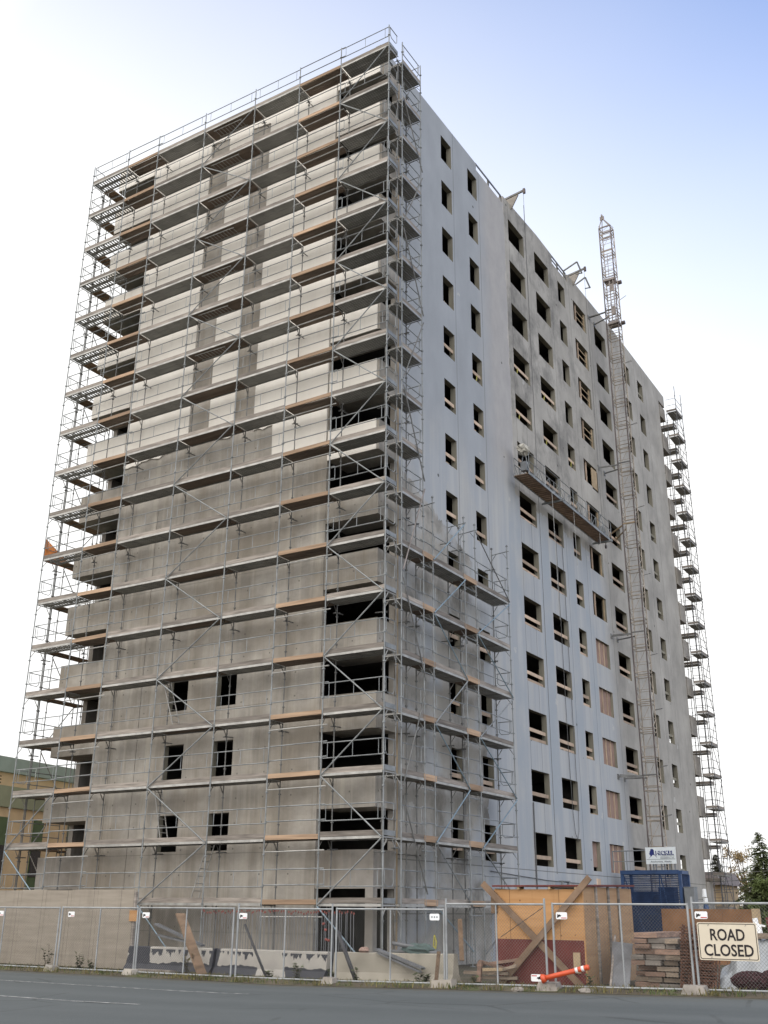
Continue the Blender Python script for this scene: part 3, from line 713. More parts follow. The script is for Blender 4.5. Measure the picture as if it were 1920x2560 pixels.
# left return scaffold
s2 = thing('scaffold', (-16.2, 0.7, 0.0), 'narrow tube scaffold wrapping the far left flank of the tower with brown plank decks', 'scaffold')
LY = [0.10, 1.55]
for x in (-16.46, -15.95):
    for y in LY:
        if x > -16 and y < 1: continue
        b = MB(); post(b, x, y, 0.05, 36.9 if x < -16 else 35.7, .020); b.build('post', M['galv_dark'], s2)
b = MB(); post(b, -16.46, -0.30, 0.05, 35.9, .028); b.build('post', M['galv_dark'], s2)
for k, z in enumerate(LZ):
    b = MB()
    for q in range(3): b.box(-16.44+q*.2, -16.44+q*.2+.185, -0.32, 1.6, z-.05, z-.008)
    dk = b.build('deck', M['wood_brown'], s2)
    b = MB()
    for h in (.5, 1.0): b.tube((-16.47,-.37,z+h), (-16.47,1.56,z+h), .019, 5)
    b.tube((-16.46,.1,z-.07), (-15.9,.1,z-.07), .02, 5); b.tube((-16.46,1.55,z-.07), (-15.9,1.55,z-.07), .02, 5)
    b.build('guardrail', M['galv_dark'], dk)
    MB().bar((-16.5,-.3,z+.07), (-16.5,1.56,z+.07), .03, .15).build('toe_board', M['wood_brown'], dk)
for k in range(0, 17):
    a, c = (LY[0], LY[1]) if k % 2 else (LY[1], LY[0])
    brace(s2, (-16.5, a, LZ[k]), (-16.5, c, LZ[k+1]-.1), 'galv_dark', .02)

# right side scaffold: a full-height tower at the corner and two lower bays
s3 = thing('scaffold', (0.75, 4.4, 0.0), 'tube scaffold on the long side, full height at the tower corner and lower beside it', 'scaffold')
XO, XI = 1.10, 0.37
RY = [0.0, 1.57, 2.28, 4.83, 5.80, 8.87]
for i, y in enumerate(RY):
    top = 37.05 if i < 2 else 16.55
    for x, mt in ((XO+(.0), 'galv'), (XI, 'galv_dark')):
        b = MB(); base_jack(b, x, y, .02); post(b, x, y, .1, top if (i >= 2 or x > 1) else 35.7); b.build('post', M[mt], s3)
        if x < 1:
            for k in range(1, 18 if i < 2 else 8, 2):
                b = MB(); zz = LZ[k]-.45; b.tube((XI+.15,y,zz), (0.02,y+.02,zz+.02), .022, 5); b.tube((XI+.08,y-.12,zz), (XI+.05,y+.16,zz), .018, 5); b.build('wall_tie', M['galv_dark'], s3)
    if i >= 2:
        b = MB(); b.tube((XI-.03,y,16.2), (XO+.1,y,16.26), .022, 5); b.bar((XO-.02,y,15.95), (XO-.2,y,16.2), .022, .022); b.bar((XI+.02,y,15.95), (XI+.2,y,16.2), .022, .022)
        b.build('transom', M['galv'], s3)
BAYS = [(0, 1), (2, 3), (4, 5)]
for k, z in enumerate(LZ):
    nb = 3 if k <= 6 else 1
    b = MB(); pfs = []
    for (i, j) in BAYS[:nb]:
        y0, y1 = RY[i], RY[j]; pf = MB(); pfs.append(pf)
        for y in (y0, y1):
            b.tube((XO,y,z-.06), (XI-.02,y,z-.06), .022, 5)
            b.bar((XO-.02,y,z-.34), (XO-.2,y,z-.09), .022, .022); b.bar((XI+.02,y,z-.34), (XI+.2,y,z-.09), .022, .022)
        b.box(XO-.025, XO+.005, y0+.05, y1-.05, z-.085, z-.005); b.box(XI, XI+.02, y0+.05, y1-.05, z-.085, z-.005)
        for q in range(2):
            xa = XI+.03+q*.345; pf.box(xa, xa+.32, y0+.06, y1-.06, z-.06, z-.008)
            for t in range(1, 3): pf.box(xa, xa+.32, y0+(y1-y0)*t/3-.02, y0+(y1-y0)*t/3+.02, z-.075, z-.0605)
    lift = b.build('deck', M['alu'], s3)
    for pf in pfs: pf.build('platform', M['deck'], lift)
    if nb == 3:
        for (y0, y1) in ((RY[1], RY[2]), (RY[3], RY[4])):
            MB().bar((XO-.005,y0-.05,z+.05), (XO-.005,y1+.1,z+.05), .045, .2).build('toe_board', M['wood_new'], lift)
            bb = MB()
            for q in range(3): bb.box(XI+.03+q*.22, XI+.03+q*.22+.2, y0-.05, y1+.05, z-.05, z-.01)
            bb.build('platform', M['deck_wood'], lift)
            bb = MB()
            for h in (.55, 1.05, -.35): bb.tube((XO-.03,y0-.15,z+h), (XO-.03,y1+.15,z+h), .02, 5)
            bb.build('guardrail', M['galv'], lift)
    for (i, j) in BAYS[:nb]:
        y0, y1 = RY[i], RY[j]; r = random.Random(k*7+i)
        MB().bar((XO-.02,y0+.03,z+.085), (XO-.02,y1-.03,z+.085+r.uniform(-.015,.015)), .03, .16).build('toe_board', M['wood_grey'], lift)
        b = MB()
        for h in (.5, 1.0): b.tube((XO-.035,y0+.04,z+h), (XO-.035,y1-.04,z+h), .019, 5)
        for q in ((.12, .88) if i == 0 else (.09, .5, .91)): b.tube((XO-.035,y0+(y1-y0)*q,z+.5), (XO-.035,y0+(y1-y0)*q,z+1.0), .013, 4)
        b.build('guardrail', M['galv'], lift)
    ye = RY[5] if nb == 3 else RY[1]
    b = MB(); b.path([(XO-.06,ye,z+1.0), (XI+.06,ye,z+1.0)], .019, 5)
    b.path([(XO-.1,ye,z+1.0), (XO-.1,ye,z+.6), (XO-.2,ye,z+.5), (XI+.2,ye,z+.5), (XI+.1,ye,z+.6), (XI+.1,ye,z+1.0)], .015, 5)
    b.build('end_guard', M['galv'], lift)
for k in range(6):
    za, zb = LZ[k]-.04, LZ[k+1]-.1
    for i, j in BAYS[1:]:
        lo, hi = (i, j) if (k % 2 == 1) else (j, i)
        brace(s3, (XO+.05, RY[lo], za), (XO+.05, RY[hi], zb), 'galv_blue' if k % 3 else 'galv')
zs = [2.3, 5.6, 9.3, 13.0, 16.9, 20.6, 24.1, 27.7, 31.2, 34.3]
for q in range(9):
    a, c = (RY[1], RY[0]) if q % 2 == 0 else (RY[0], RY[1])
    brace(s3, (XO+.05, a+.05, zs[q]), (XO+.05, c+.05, zs[q+1]-.3), 'galv_dark' if q != 3 else 'mast_purple')
brace(s3, (XO+.05, RY[2], LZ[6]), (XO+.05, RY[3], 16.2), 'galv_blue'); brace(s3, (XO+.05, RY[4], 16.2), (XO+.05, RY[5], LZ[6]), 'galv_dark')
brace(s3, (XO+.05, RY[2], LZ[0]-.1), (XO+.05, RY[3], .5), 'galv_blue'); brace(s3, (XO+.05, RY[4], .4), (XO+.05, RY[5], LZ[0]), 'galv_dark')
b = MB()
for q in range(9): b.tube((XO-.3, RY[3]+.45, .3+.2*q), (XO-.3, RY[3]+.8, .3+.2*q), .014, 4)
b.tube((XO-.3, RY[3]+.45, .1), (XO-.3, RY[3]+.45, 2.3), .02, 5); b.tube((XO-.3, RY[3]+.8, .1), (XO-.3, RY[3]+.8, 2.3), .02, 5)
tag(b.build('ladder', M['galv']), 'steel ladder standing inside the lowest bay of the right side scaffold', 'ladder')

# rear scaffold seen past the far right edge
s4 = thing('scaffold', (0.7, 40.5, 0.0), 'tube scaffold at the far rear corner, dark decks standing out against the bright sky', 'scaffold')
FY = [39.55, 41.12]; RZ = [1.99+2.02*i for i in range(18)]
for x in (XO, XI):
    for y in FY:
        b = MB(); post(b, x, y, .2, 38.3 if x > 1 else 36.2); b.build('post', M['galv_silhouette'], s4)
for x in (-2.2, -0.4, 0.35):
    for y in (41.35, 42.05):
        b = MB(); post(b, x, y, .2, 36.8); b.build('post', M['galv_silhouette'], s4)
for k, z in enumerate(RZ):
    b = MB()
    for y in FY: b.tube((XO,y,z-.06), (XI-.02,y,z-.06), .022, 5); b.bar((XO-.02,y,z-.34), (XO-.2,y,z-.09), .022, .022)
    b.box(XO-.025, XO+.005, FY[0]+.05, FY[1]-.05, z-.085, z-.005)
    for q in range(2): b.box(XI+.03+q*.345, XI+.35+q*.345, FY[0]+.06, FY[1]-.06, z-.06, z-.008)
    for q in range(2): b.box(-2.2, .35, 41.38+q*.34, 41.7+q*.34, z-.36, z-.31)
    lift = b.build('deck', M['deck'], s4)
    b = MB().bar((XO-.02,FY[0]+.03,z+.08), (XO-.02,FY[1]-.03,z+.08), .03, .15); b.bar((XO-.03,FY[0],z+.08), (XI,FY[0],z+.08), .03, .15); b.build('toe_board', M['wood_grey'], lift)
    MB().bar((-2.2,41.36,z-.22), (.38,41.36,z-.22), .03, .17).bar((.38,41.36,z-.22), (.38,42.05,z-.22), .03, .17).build('toe_board', M['wood_grey'], lift)
    b = MB()
    for h in (.5, 1.0):
        b.tube((XO-.03,FY[0],z+h), (XO-.03,FY[1],z+h), .019, 5); b.tube((XO,FY[0],z+h), (XI,FY[0],z+h), .016, 5)
        b.tube((.36,41.35,z+h-.3), (.36,42.05,z+h-.3), .016, 5); b.tube((-2.2,41.35,z+h-.3), (.36,41.35,z+h-.3), .016, 5)
    b.build('guardrail', M['galv_silhouette'], lift)
for k in range(17):
    a, c = (FY[0], FY[1]) if k % 2 else (FY[1], FY[0])
    brace(s4, (XO+.05, a, RZ[k]), (XO+.05, c, RZ[k+1]-.1), 'galv_silhouette', .02)

# ladders standing on and folded below the scaffold decks
def ladder(p, q, w, n, label, group=None, mat='alu'):
    p, q = Vector(p), Vector(q); d = (q-p); s = Vector(w)
    b = MB(); b.tube(p, q, .02, 5); b.tube(p+s, q+s, .02, 5)
    for i in range(n): t = (i+.5)/n; b.tube(p+d*t, p+d*t+s, .014, 4)
    return tag(b.build('ladder', M[mat]), label, 'ladder', group)
g = 'ladders between the lower scaffold decks'
ladder((-8.50,-.55,8.02), (-9.24,-.55,9.98), (.0,.40,0), 8, 'pale ladder leaning by the topmost left window hole of the bare front wall', g)
ladder((-8.72,-.55,4.02), (-9.24,-.55,5.96), (.0,.40,0), 8, 'pale ladder leaning across the bottom left window hole of the bare front wall', g)
ladder((-7.12,-.55,2.02), (-6.50,-.55,3.96), (.0,.40,0), 8, 'pale ladder below the bottom right window hole of the bare front wall', g)
words = ['topmost', 'second', 'third', 'fourth', 'fifth', 'sixth', 'seventh']
for n_, k in enumerate(range(17, 10, -1)):
    z = LZ[k]-.12
    ladder((-8.6,-.98,z), (-6.95,-.98,z-.03), (0,.45,0), 9, f'ladder folded flat under the {words[n_]} deck from the top of the front scaffold', 'ladders folded under upper decks')
# orange debris net tied to the left return
b = MB(); r = random.Random(4); n = 10
top = [1.0-.75*min(1, i/6.0)+.02*r.random() for i in range(n+1)]
for i in range(n):
    y0, y1 = -1.05+2.4*i/n, -1.05+2.4*(i+1)/n
    for x in (-16.53, -16.545): b.quad((x-.03*math.sin(i),y0,15.95), (x-.03*math.sin(i+1),y1,15.95), (x,y1,15.99+top[i+1]), (x,y0,15.99+top[i]))
tag(b.build('debris_net', M['net']), 'orange debris net sagging on the far left end of the scaffold', 'net')

# ------------------------------------------------------------------ hoist mast, hanging platform, roof gear
mast = thing('hoist_mast', (1.45, 25.2, 0.0), 'tall rusty lattice hoist mast tied to the long side and rising above the roof', 'hoist mast')
MX0, MX1, MY0, MY1 = 1.15, 1.90, 24.80, 25.42
MT = 43.0
LEG = {(MX0,MY0): 'mast_dark', (MX1,MY0): 'mast_dark', (MX0,MY1): 'mast_tan', (MX1,MY1): 'mast_tan'}
for (x, y), mt in LEG.items(): MB().tube((x,y,.1), (x,y,MT), .038 if y == MY0 else .030, 6).build('leg', M[mt], mast)
SECT = 1.508; z = .2; n = 0
while z < MT-.2:
    b = MB(); z1 = min(z+SECT, MT)
    for zz in (z, z+.22, z+SECT*.5):
        if zz > MT: continue
        for p, q in (((MX0,MY0),(MX1,MY0)), ((MX1,MY0),(MX1,MY1)), ((MX1,MY1),(MX0,MY1)), ((MX0,MY1),(MX0,MY0))):
            b.tube((*p,zz), (*q,zz), .026 if zz < z+.3 else .014, 5)
    b.tube((MX0,MY0,z+.22), (MX1,MY0,z1), .012, 4); b.tube((MX1,MY0,z+.2), (MX1,MY1,z+SECT*.5), .018, 4); b.tube((MX1,MY1,z+SECT*.5), (MX1,MY0,z1), .018, 4)
    b.tube((MX0,MY1,z+.2), (MX0,MY0,z+SECT*.5), .018, 4); b.tube((MX0,MY0,z+SECT*.5), (MX0,MY1,z1), .018, 4)
    b.build('lattice_section', M['mast_tan'], mast); z += SECT; n += 1
b = MB(); b.bar((MX0,MY0,MT), (MX1,MY0,MT), .07, .07).bar((MX0,MY1,MT), (MX1,MY1,MT), .07, .07)
cx, cy = MX0+.16, (MY0+MY1)/2
for x in (MX0, MX1): b.bar((x,MY0,MT), (cx,cy,MT+.95), .045, .045); b.bar((x,MY1,MT), (cx,cy,MT+.95), .045, .045)
b.box(cx-.13, cx+.13, cy-.05, cy+.05, MT+.8, MT+1.05); b.box(cx-.04, cx+.04, cy-.07, cy+.07, MT+1.05, MT+1.2)
for q in (.9, 1.8): b.bar((MX0,MY0,MT-q), (MX1,MY0,MT-q), .05, .07)
b.build('head_frame', M['mast_purple'], mast)
# inner carriage with ladder and rollers near the top
b = MB(); b.box(MX0+.42, MX1-.10, MY0-.06, MY0-.02, 36.4, 37.0); b.box(MX0+.42, MX1-.10, MY0-.06, MY0-.02, 38.1, 38.6); b.bar((MX0+.42,MY0-.04,35.9), (MX0+.42,MY0-.04,38.9), .05, .05); b.bar((MX1-.1,MY0-.04,35.9), (MX1-.1,MY0-.04,38.9), .05, .05)
b.box(MX0+.1, MX1+.05, MY0-.1, MY1-.1, 35.75, 35.9); b.box(MX0+.05, MX1, MY0-.1, MY1-.1, 38.9, 39.05)
for q in range(14): b.tube((MX0+.12,MY0-.05,36.0+q*.21), (MX1-.05,MY0-.05,36.0+q*.21), .016, 4)
for x in (MX0+.22, MX0+.42): b.tube((x,MY0-.05,39.0), (x,MY0-.05,40.9), .02, 4)
for q in range(5): b.tube((MX0+.08,MY0-.05,39.2+q*.38), (MX1-.05,MY0-.05,39.2+q*.38), .016, 4)
car = b.build('carriage', M['mast_purple'], mast)
for zz in (36.05, 39.0): MB().tube((MX1+.02,MY1+.02,zz), (MX1+.22,MY1+.02,zz), .13, 10).build('roller', M['mast_dark'], car)
MB().path([(MX1,MY1,37.7), (MX1+.45,MY1,37.9), (MX1+.5,MY1-.3,37.7), (MX1+.05,MY1-.3,37.5)], .012, 4).build('cable_guide', M['galv_dark'], mast)
for zz, ya in ((36.75, 24.85), (26.35, 24.65), (22.55, 25.9), (16.15, 24.75), (8.45, 24.2)):
    b = MB()
    b.bar((MX0,MY0,zz), (.02,ya,zz), .07, .07).bar((MX0,MY1,zz), (.02,ya+1.0,zz), .06, .06).bar((MX1,MY0,zz+.08), (MX0,MY0,zz+.08), .06, .06)
    if zz != 22.55: b.bar((MX0,MY0+.1,zz+.05), (.02,ya+.25,zz+.12), .06, .06)
    for y in (ya, ya+1.0): b.box(0.0, .03, y-.12, y+.12, zz-.14, zz+.14)
    b.build('wall_tie', M['galv_dark' if zz != 22.55 else 'hoard_side'], mast)
b = MB()
for zz in (33.2, 29.0, 23.7, 19.6, 15.0, 12.0, 9.0, 6.5): b.path([(MX1,MY1,zz), (MX1+.42,MY1+.05,zz+.05), (MX1+.45,MY1-.2,zz-.02), (MX1+.05,MY1-.15,zz-.06)], .012, 4)
b.build('cable_guide', M['galv_dark'], mast)
# blue enclosure at the foot
CY0, CY1, CX0, CX1, CT = 22.0, 23.3, .62, 3.46, 3.62
cage = thing('hoist_enclosure', (2.1, 24.2, 0.0), 'blue steel mesh enclosure round the foot of the hoist mast', 'hoist enclosure')
b = MB()
for x in (CX0, CX1):
    for y in (CY0, CY1): b.box(x-.07, x+.07, y-.07, y+.07, 0, CT-.1)
for y in (CY0, CY1): b.box(CX0-.07, CX1-.05, y-.09, y+.09, CT-.1, CT+.08)
for x in (CX0, CX1): b.box(x-.08, x+.08, CY0+.1, CY1-.1, CT-.1, CT+.06)
b.build('frame', M['blue'], cage)
b = MB(); 
b.bar((CX0+.05,CY0,CT-.1), (CX0+1.2,CY0,.1), .05, .05).bar((2.45,CY0,CT-.1), (2.45,CY0,1.6), .05, .05).bar((2.5,CY0,CT-.1), (2.85,CY0,1.6), .05, .05).bar((CX1-.05,CY0,1.6), (2.2,CY0,.1), .05, .05)
b.bar((CX0,CY0,1.75), (CX1,CY0,1.75), .05, .05); b.build('brace', M['blue'], cage)
MB().box(CX1-.02, CX1+.05, CY0-.11, CY0-.075, .3, 1.9).build('post_cover', M['blue_light'], cage)
b = MB()
for i in range(56): x = CX0+(CX1-CX0)*i/55; b.bar((x,CY0-.02,.05), (x,CY0-.02,CT-.1), .026, .012)
for i in range(34): z = .1+(CT-.2)*i/33; b.bar((CX0,CY0-.03,z), (CX1,CY0-.03,z), .010, .03)
for i in range(26): y = CY0+(CY1-CY0)*i/25; b.bar((CX1+.02,y,.05), (CX1+.02,y,CT-.1), .012, .026)
b.build('mesh_panel', M['blue_mesh'], cage)
b = MB().box(CX0+.2, CX0+1.4, CY0+.3, CY1-.2, .3, 2.75).box(CX0+1.6, CX1-.5, CY0+.4, CY1-.15, .2, 2.95); b.build('machine_box', M['blue_mesh'], cage)
b = MB(); b.tube((-.0+.2,CY0,CT+.1), (.2,CY0,CT+1.0), .03, 5).tube((.2,CY0,CT+.98), (1.85,CY0,CT+1.0), .028, 5).tube((.2,CY0,CT+.5), (1.85,CY0,CT+.5), .018, 5); b.tube((.9,CY0,CT+.1), (.9,CY0,CT+1.0), .025, 5)
b.build('handrail', M['grey_metal'], cage)
b = MB()
for x in (2.15, 2.28, 2.55, 2.7, 2.95, 3.2): b.box(x, x+.06, CY0+.1, CY0+.16, CT+.08, CT+.4)
b.build('sign_support', M['grey_metal'], cage)
# sign above the enclosure
def text(s, size, name, mat, parent, origin, ux, uy, bold=0.0, align='CENTER', depth=0.004, sx=1.0, width=None):
    cu = bpy.data.curves.new(name, 'FONT'); cu.body = s; cu.size = size; cu.align_x = align; cu.extrude = depth; cu.offset = bold; cu.resolution_u = 3
    t = bpy.data.objects.new(name+'_curve', cu); COL.objects.link(t)
    dg = bpy.context.evaluated_depsgraph_get(); me = bpy.data.meshes.new_from_object(t.evaluated_get(dg))
    bpy.data.objects.remove(t)
    if width:
        xs = [v.co.x for v in me.vertices]; sx = width/(max(xs)-min(xs))
    ux, uy = Vector(ux), Vector(uy); nn = ux.cross(uy); o0 = Vector(origin)
    p0 = Vector(ORG[parent.name])
    for v in me.vertices: v.co = o0 + ux*(v.co.x*sx) + uy*v.co.y + nn*v.co.z - p0
    me.materials.clear(); me.materials.append(mat); me.name = name
    o = bpy.data.objects.new(name, me); COL.objects.link(o); o.parent = parent; ORG[o.name] = tuple(p0); return o
SX0, SX1, SZ0, SZ1, SY = 1.88, 3.36, CT+.36, CT+1.13, CY0-.04
sg = thing('company_sign', (2.62, SY, SZ0), 'white sign with a blue map emblem and outlined lettering above the blue hoist enclosure', 'sign')
MB().box(SX0, SX1, SY-.0, SY+.03, SZ0, SZ1).build('panel', M['sign_face'], sg)
ux, uy = (1,0,0), (0,0,1); f = SY-.004
text('HICKEL', .24, 'lettering', M['navy'], sg, (2.375, f+.001, SZ1-.352), ux, uy, .020, 'LEFT', .002, width=.90)
text('HICKEL', .24, 'lettering', M['sign_face'], sg, (2.40, f-.006, SZ1-.335), ux, uy, .0, 'LEFT', .002, width=.885)
text('CONSTRUCTION &', .085, 'lettering', M['ink_grey'], sg, (2.62, f, SZ1-.44), ux, uy, .0, 'LEFT', .002, width=.66)
text('ENGINEERING, INC.', .085, 'lettering', M['ink_grey'], sg, (2.60, f, SZ1-.53), ux, uy, .001, 'LEFT', .002, width=.69)
text('Anchorage, Alaska', .115, 'lettering', M['ink_grey'], sg, (2.62, f, SZ0+.07), ux, uy, .002, 'CENTER', .002, width=1.02)
MB().box(SX0+.03, SX1-.03, f-.002, f+.003, SZ0+.205, SZ0+.222).build('rule', M['ink_grey'], sg)
ak = [(.33,.78),(.40,.82),(.62,.80),(.72,.72),(.74,.40),(.80,.36),(1.02,.16),(1.0,.13),(.78,.31),(.70,.33),(.58,.34),(.48,.31),(.42,.22),(.36,.24),(.20,.12),(.04,.06),(.20,.15),(.30,.25),(.26,.34),(.16,.36),(.22,.44),(.12,.48),(.24,.54),(.20,.62),(.30,.66)]
MB().prism([(SX0+.12+p[0]*.42, SZ1-.55+p[1]*.58) for p in ak], 'y', f-.002, f+.003).build('emblem', M['navy'], sg)
# cabinet and small unit right of the enclosure
b = MB().box(3.62, 4.08, 21.9, 22.5, .0, 2.9); cb = b.build('electrical_cabinet', M['grey_metal']); tag(cb, 'plain grey upright cabinet at the right end of the blue hoist enclosure', 'cabinet')
MB().box(3.60, 4.1, 21.88, 22.52, 2.9, 2.94).build('top', M['galv'], cb); MB().box(3.66, 4.04, 21.88, 21.9, .2, 2.8).build('door', M['grey_metal'], cb)
pu = thing('generator', (4.5, 22.2, 0.0), 'small blue machine with a white rounded top beside the grey cabinet', 'machine')
b = MB(); b.tube((4.5,22.2,.9), (4.5,22.2,1.75), .2, 12); b.tube((4.5,22.2,1.75), (4.5,22.2,2.2), .17, 12, .1); b.build('housing', M['blue'], pu)
MB().tube((4.5,22.2,2.2), (4.5,22.2,2.45), .11, 10).tube((4.46,22.2,2.5), (4.48,22.2,2.85), .12, 10, .09).build('cap', M['white'], pu)
MB().box(4.3, 4.7, 22.0, 22.4, 0, .9).build('stand', M['grey_metal'], pu)

# hanging work platform
PA, PB, PZ = 11.55, 22.75, 20.95; X0, X1 = .38, 1.12
hp = thing('hanging_platform', (.75, 17.1, PZ), 'hanging work platform with truss rails slung before the long side wall', 'work platform')
b = MB(); n = 44
for i in range(n):
    y0 = PA+(PB-PA)*i/n; b.box(X0, X1, y0+.02, y0+(PB-PA)/n-.03, PZ-.03, PZ)
b.build('plank_deck', M['brace'], hp)
b = MB()
for x in (X0-.02, X1): b.box(x, x+.03, PA, PB, PZ-.06, PZ+.06)
for y in (PA+3.75, PB-.5): b.box(X0-.22, X1+.2, y, y+.07, PZ-.16, PZ-.065)
b.build('frame', M['galv'], hp)
for x, top in ((X1+.015, 1.05), (X0-.005, .95)):
    b = MB(); m = 3; seg = (PB-PA)/m
    for j in range(m):
        a, c = PA+seg*j+.08, PA+seg*(j+1)-.08
        b.tube((x,a,PZ+.62), (x,c,PZ+.62), .02, 5); b.tube((x,a,PZ+top), (x,c,PZ+top), .02, 5)
        for t in range(7):
            y = a+(c-a)*t/6; b.tube((x,y,PZ), (x,y,PZ+(top if t % 3 == 0 else .62)), .018, 5)
            if t < 6:
                y2 = a+(c-a)*(t+1)/6; p, q = ((y,0.0),(y2,.62)) if t % 2 else ((y,.62),(y2,0.0)); b.tube((x,p[0],PZ+p[1]), (x,q[0],PZ+q[1]), .014, 4)
    b.build('guardrail', M['galv'], hp)
for y in (PA+.5, PB-.45):
    b = MB(); b.path([(X0+.1,y,PZ), (X0+.35,y,PZ+1.55), (X1-.1,y,PZ)], .025, 5); b.box(X0+.2, X0+.5, y-.12, y+.12, PZ+.35, PZ+.8); b.build('hoist_motor', M['grey_metal'], hp)
for y in (PB-1.2, PB-.12): MB().tube((X1-.35,y,PZ-.3), (X1-.28,y,PZ-.3), .1, 12).tube((X1-.32,y,PZ-.28), (X1-.32,y,PZ-.05), .02, 5).build('castor', M['mast_dark'], hp)
b = MB(); r = random.Random(8)
for i in range(9):
    t0 = 2*math.pi*i/9
    for j, (rz, rr) in enumerate(((1.25,.42),(1.5,.40),(1.72,.18))):
        pass
def blob(c, rad, seed, nu=14, nv=8, amp=.16):
    r = random.Random(seed); b = MB(); g = [[1+r.uniform(-amp,amp) for _ in range(nu)] for _ in range(nv+1)]
    P = []
    for v in range(nv+1):
        th = math.pi*v/nv
        P.append([(c[0]+rad[0]*math.sin(th)*math.cos(2*math.pi*u/nu)*g[v][u], c[1]+rad[1]*math.sin(th)*math.sin(2*math.pi*u/nu)*g[v][u], c[2]+rad[2]*math.cos(th)*(1 if v in (0,nv) else g[v][u])) for u in range(nu)])
    for v in range(nv):
        for u in range(nu): b.quad(P[v][u], P[v][(u+1)%nu], P[v+1][(u+1)%nu], P[v+1][u])
    return b
tag(blob((.72,12.0,PZ+1.42), (.26,.42,.28), 3, 16, 9, .2).build('tarp_bundle', M['tarp_white'], smooth=False), 'crumpled dirty white tarp over the left hoist of the hanging platform', 'tarp')
# roof outriggers, suspension ropes and roof rails
def outrigger(y, label, zr, x2=1.45, dz=.75):
    o = thing('outrigger', (0.0, y, zr), label, 'outrigger', 'outrigger beams on the roof edge')
    MB().bar((-1.6,y,zr+.3), (x2,y,zr+dz), .08, .11).build('beam', M['galv_dark'], o)
    MB().prism([(-.55,zr-.02), (.05,zr-.3), (.1,zr-.25), (.5,zr+.46), (-.6,zr+.32)], 'y', y-.04, y+.04).build('bracket_plate', M['conc_plain'], o)
    MB().box(x2-.06, x2+.06, y-.06, y+.06, zr+dz-.2, zr+dz+.1).build('pulley', M['mast_dark'], o)
    return o
outrigger(13.4, 'outrigger beam with a triangular plate, alone at the near left end of the roof edge', 37.78, .85, .62)
outrigger(22.4, 'outrigger beam with a wide tan plate beside the open frames on the roof edge', 38.05, .85, .62)
def cable(pts, label, r=.012, mat='cable', cat='cable', group=None):
    return tag(MB().path(pts, r, 4).build('cable', M[mat]), label, cat, group)
cable([(.80,13.4,38.3), (.80,13.4,22.4)], 'suspension rope from the left roof outrigger down to the hanging platform', .010)
cable([(.80,22.35,38.55), (.80,22.35,22.4)], 'suspension rope from the right roof outrigger down to the hanging platform', .010)
cable([(.55,13.95,37.9), (.56,13.97,21.0), (.55,14.0,3.3)], 'thin dark rope hanging over the first wide window column, reaching the base wall', .011)
cable([(1.2,14.15,20.9), (1.22,14.2,17.0), (1.2,14.3,14.5)], 'pale rope dangling under the left half of the hanging platform', .012, 'rope_pale')
cable([(1.1,17.2,20.9), (1.1,17.25,18.0)], 'short pale rope dangling under the middle of the hanging platform', .011, 'rope_pale')
cable([(1.1,20.9,20.9), (1.12,20.95,18.6)], 'pale rope dangling under the right end of the hanging platform', .011, 'rope_pale')
b = [(.06,17.2,20), (.06,17.3,9.0), (.06,17.42,6.2), (.06,17.6,5.2), (.06,17.85,4.9), (.06,18.05,5.3), (.06,18.15,6.4), (.06,18.1,9.0), (.06,18.0,20)]
cable(b, 'looped dark cable hanging over the second wide window column', .014)
cable([(.05,12.96,6.2), (.06,12.95,2.4)], 'straight dark pipe down the wall below the first wide window', .03)
cable([(.05,8.6,3.25), (.05,14.0,3.05), (.05,18.5,3.0), (.06,19.5,2.75), (.06,21.0,2.62), (.06,22.3,2.8)], 'dark cable sagging along the base wall above the plywood shed', .016)
def roof_rail(ys, z0, z1, label, mid=True):
    o = thing('roof_guardrail', (-.12, ys[0], z0), label, 'guardrail', 'roof edge guardrails')
    for y in ys: MB().box(-.16, -.08, y-.05, y+.05, z0, z1+.06).build('post', M['galv_dark'], o)
    b = MB().box(-.08, -.04, ys[0], ys[-1], z1-.06, z1+.05)
    if mid: b.box(-.08, -.04, ys[0], ys[-1], (z0+z1)/2-.02, (z0+z1)/2+.06)
    b.build('rail', M['galv_dark'], o); return o
roof_rail([9.3, 10.9, 12.35], 37.2, 37.66, 'single wooden rail bridging the notch in the near roof parapet', False)
roof_rail([19.1, 20.2, 21.4], 37.4, 38.0, 'double rail across the notch in the roof parapet left of the outrigger frames')
def gantry(y, zt, x2, label, y2=None):
    o = thing('roof_gantry', (0.0, y, 38.0), label, 'frame', 'open frames on the roof edge')
    b = MB().bar((-.3,y,37.9), (-.3,y,zt-.35), .07, .07).bar((-.3,y,zt-.35), (x2,y,zt), .07, .07).bar((x2,y,zt), (x2+.15,y+.35,38.15), .07, .07).bar((x2*.6,y+.3,38.2), (x2+.15,y+.35,38.2), .05, .05)
    b.build('tube_frame', M['galv_dark'], o); return o
gantry(21.75, 38.85, .6, 'open tube frame on the roof edge left of the wide tan plate')
gantry(23.5, 38.8, .45, 'open tube frame on the roof edge right of the wide tan plate')
# step ladder against the base wall
st = thing('step_ladder', (.75, 14.6, 1.0), 'small metal step ladder top showing over the plywood shed', 'step ladder')
b = MB()
for y in (14.25, 14.95): b.tube((.55,y,1.0), (.62,y+.0,3.05), .03, 5); b.tube((1.0,y,1.0), (.66,y,3.05), .025, 5)
b.build('frame', M['galv'], st)
b = MB()
for z in (1.6, 2.0, 2.4, 2.75, 3.0): b.box(.5, .75, 14.25, 14.95, z, z+.04)
b.build('step', M['galv'], st)
b = MB().box(.4, 1.3, 14.0, 15.3, 0.0, 1.0); tag(b.build('concrete_block', M['conc_plain']), 'low concrete ledge carrying the step ladder behind the plywood shed', 'ledge')

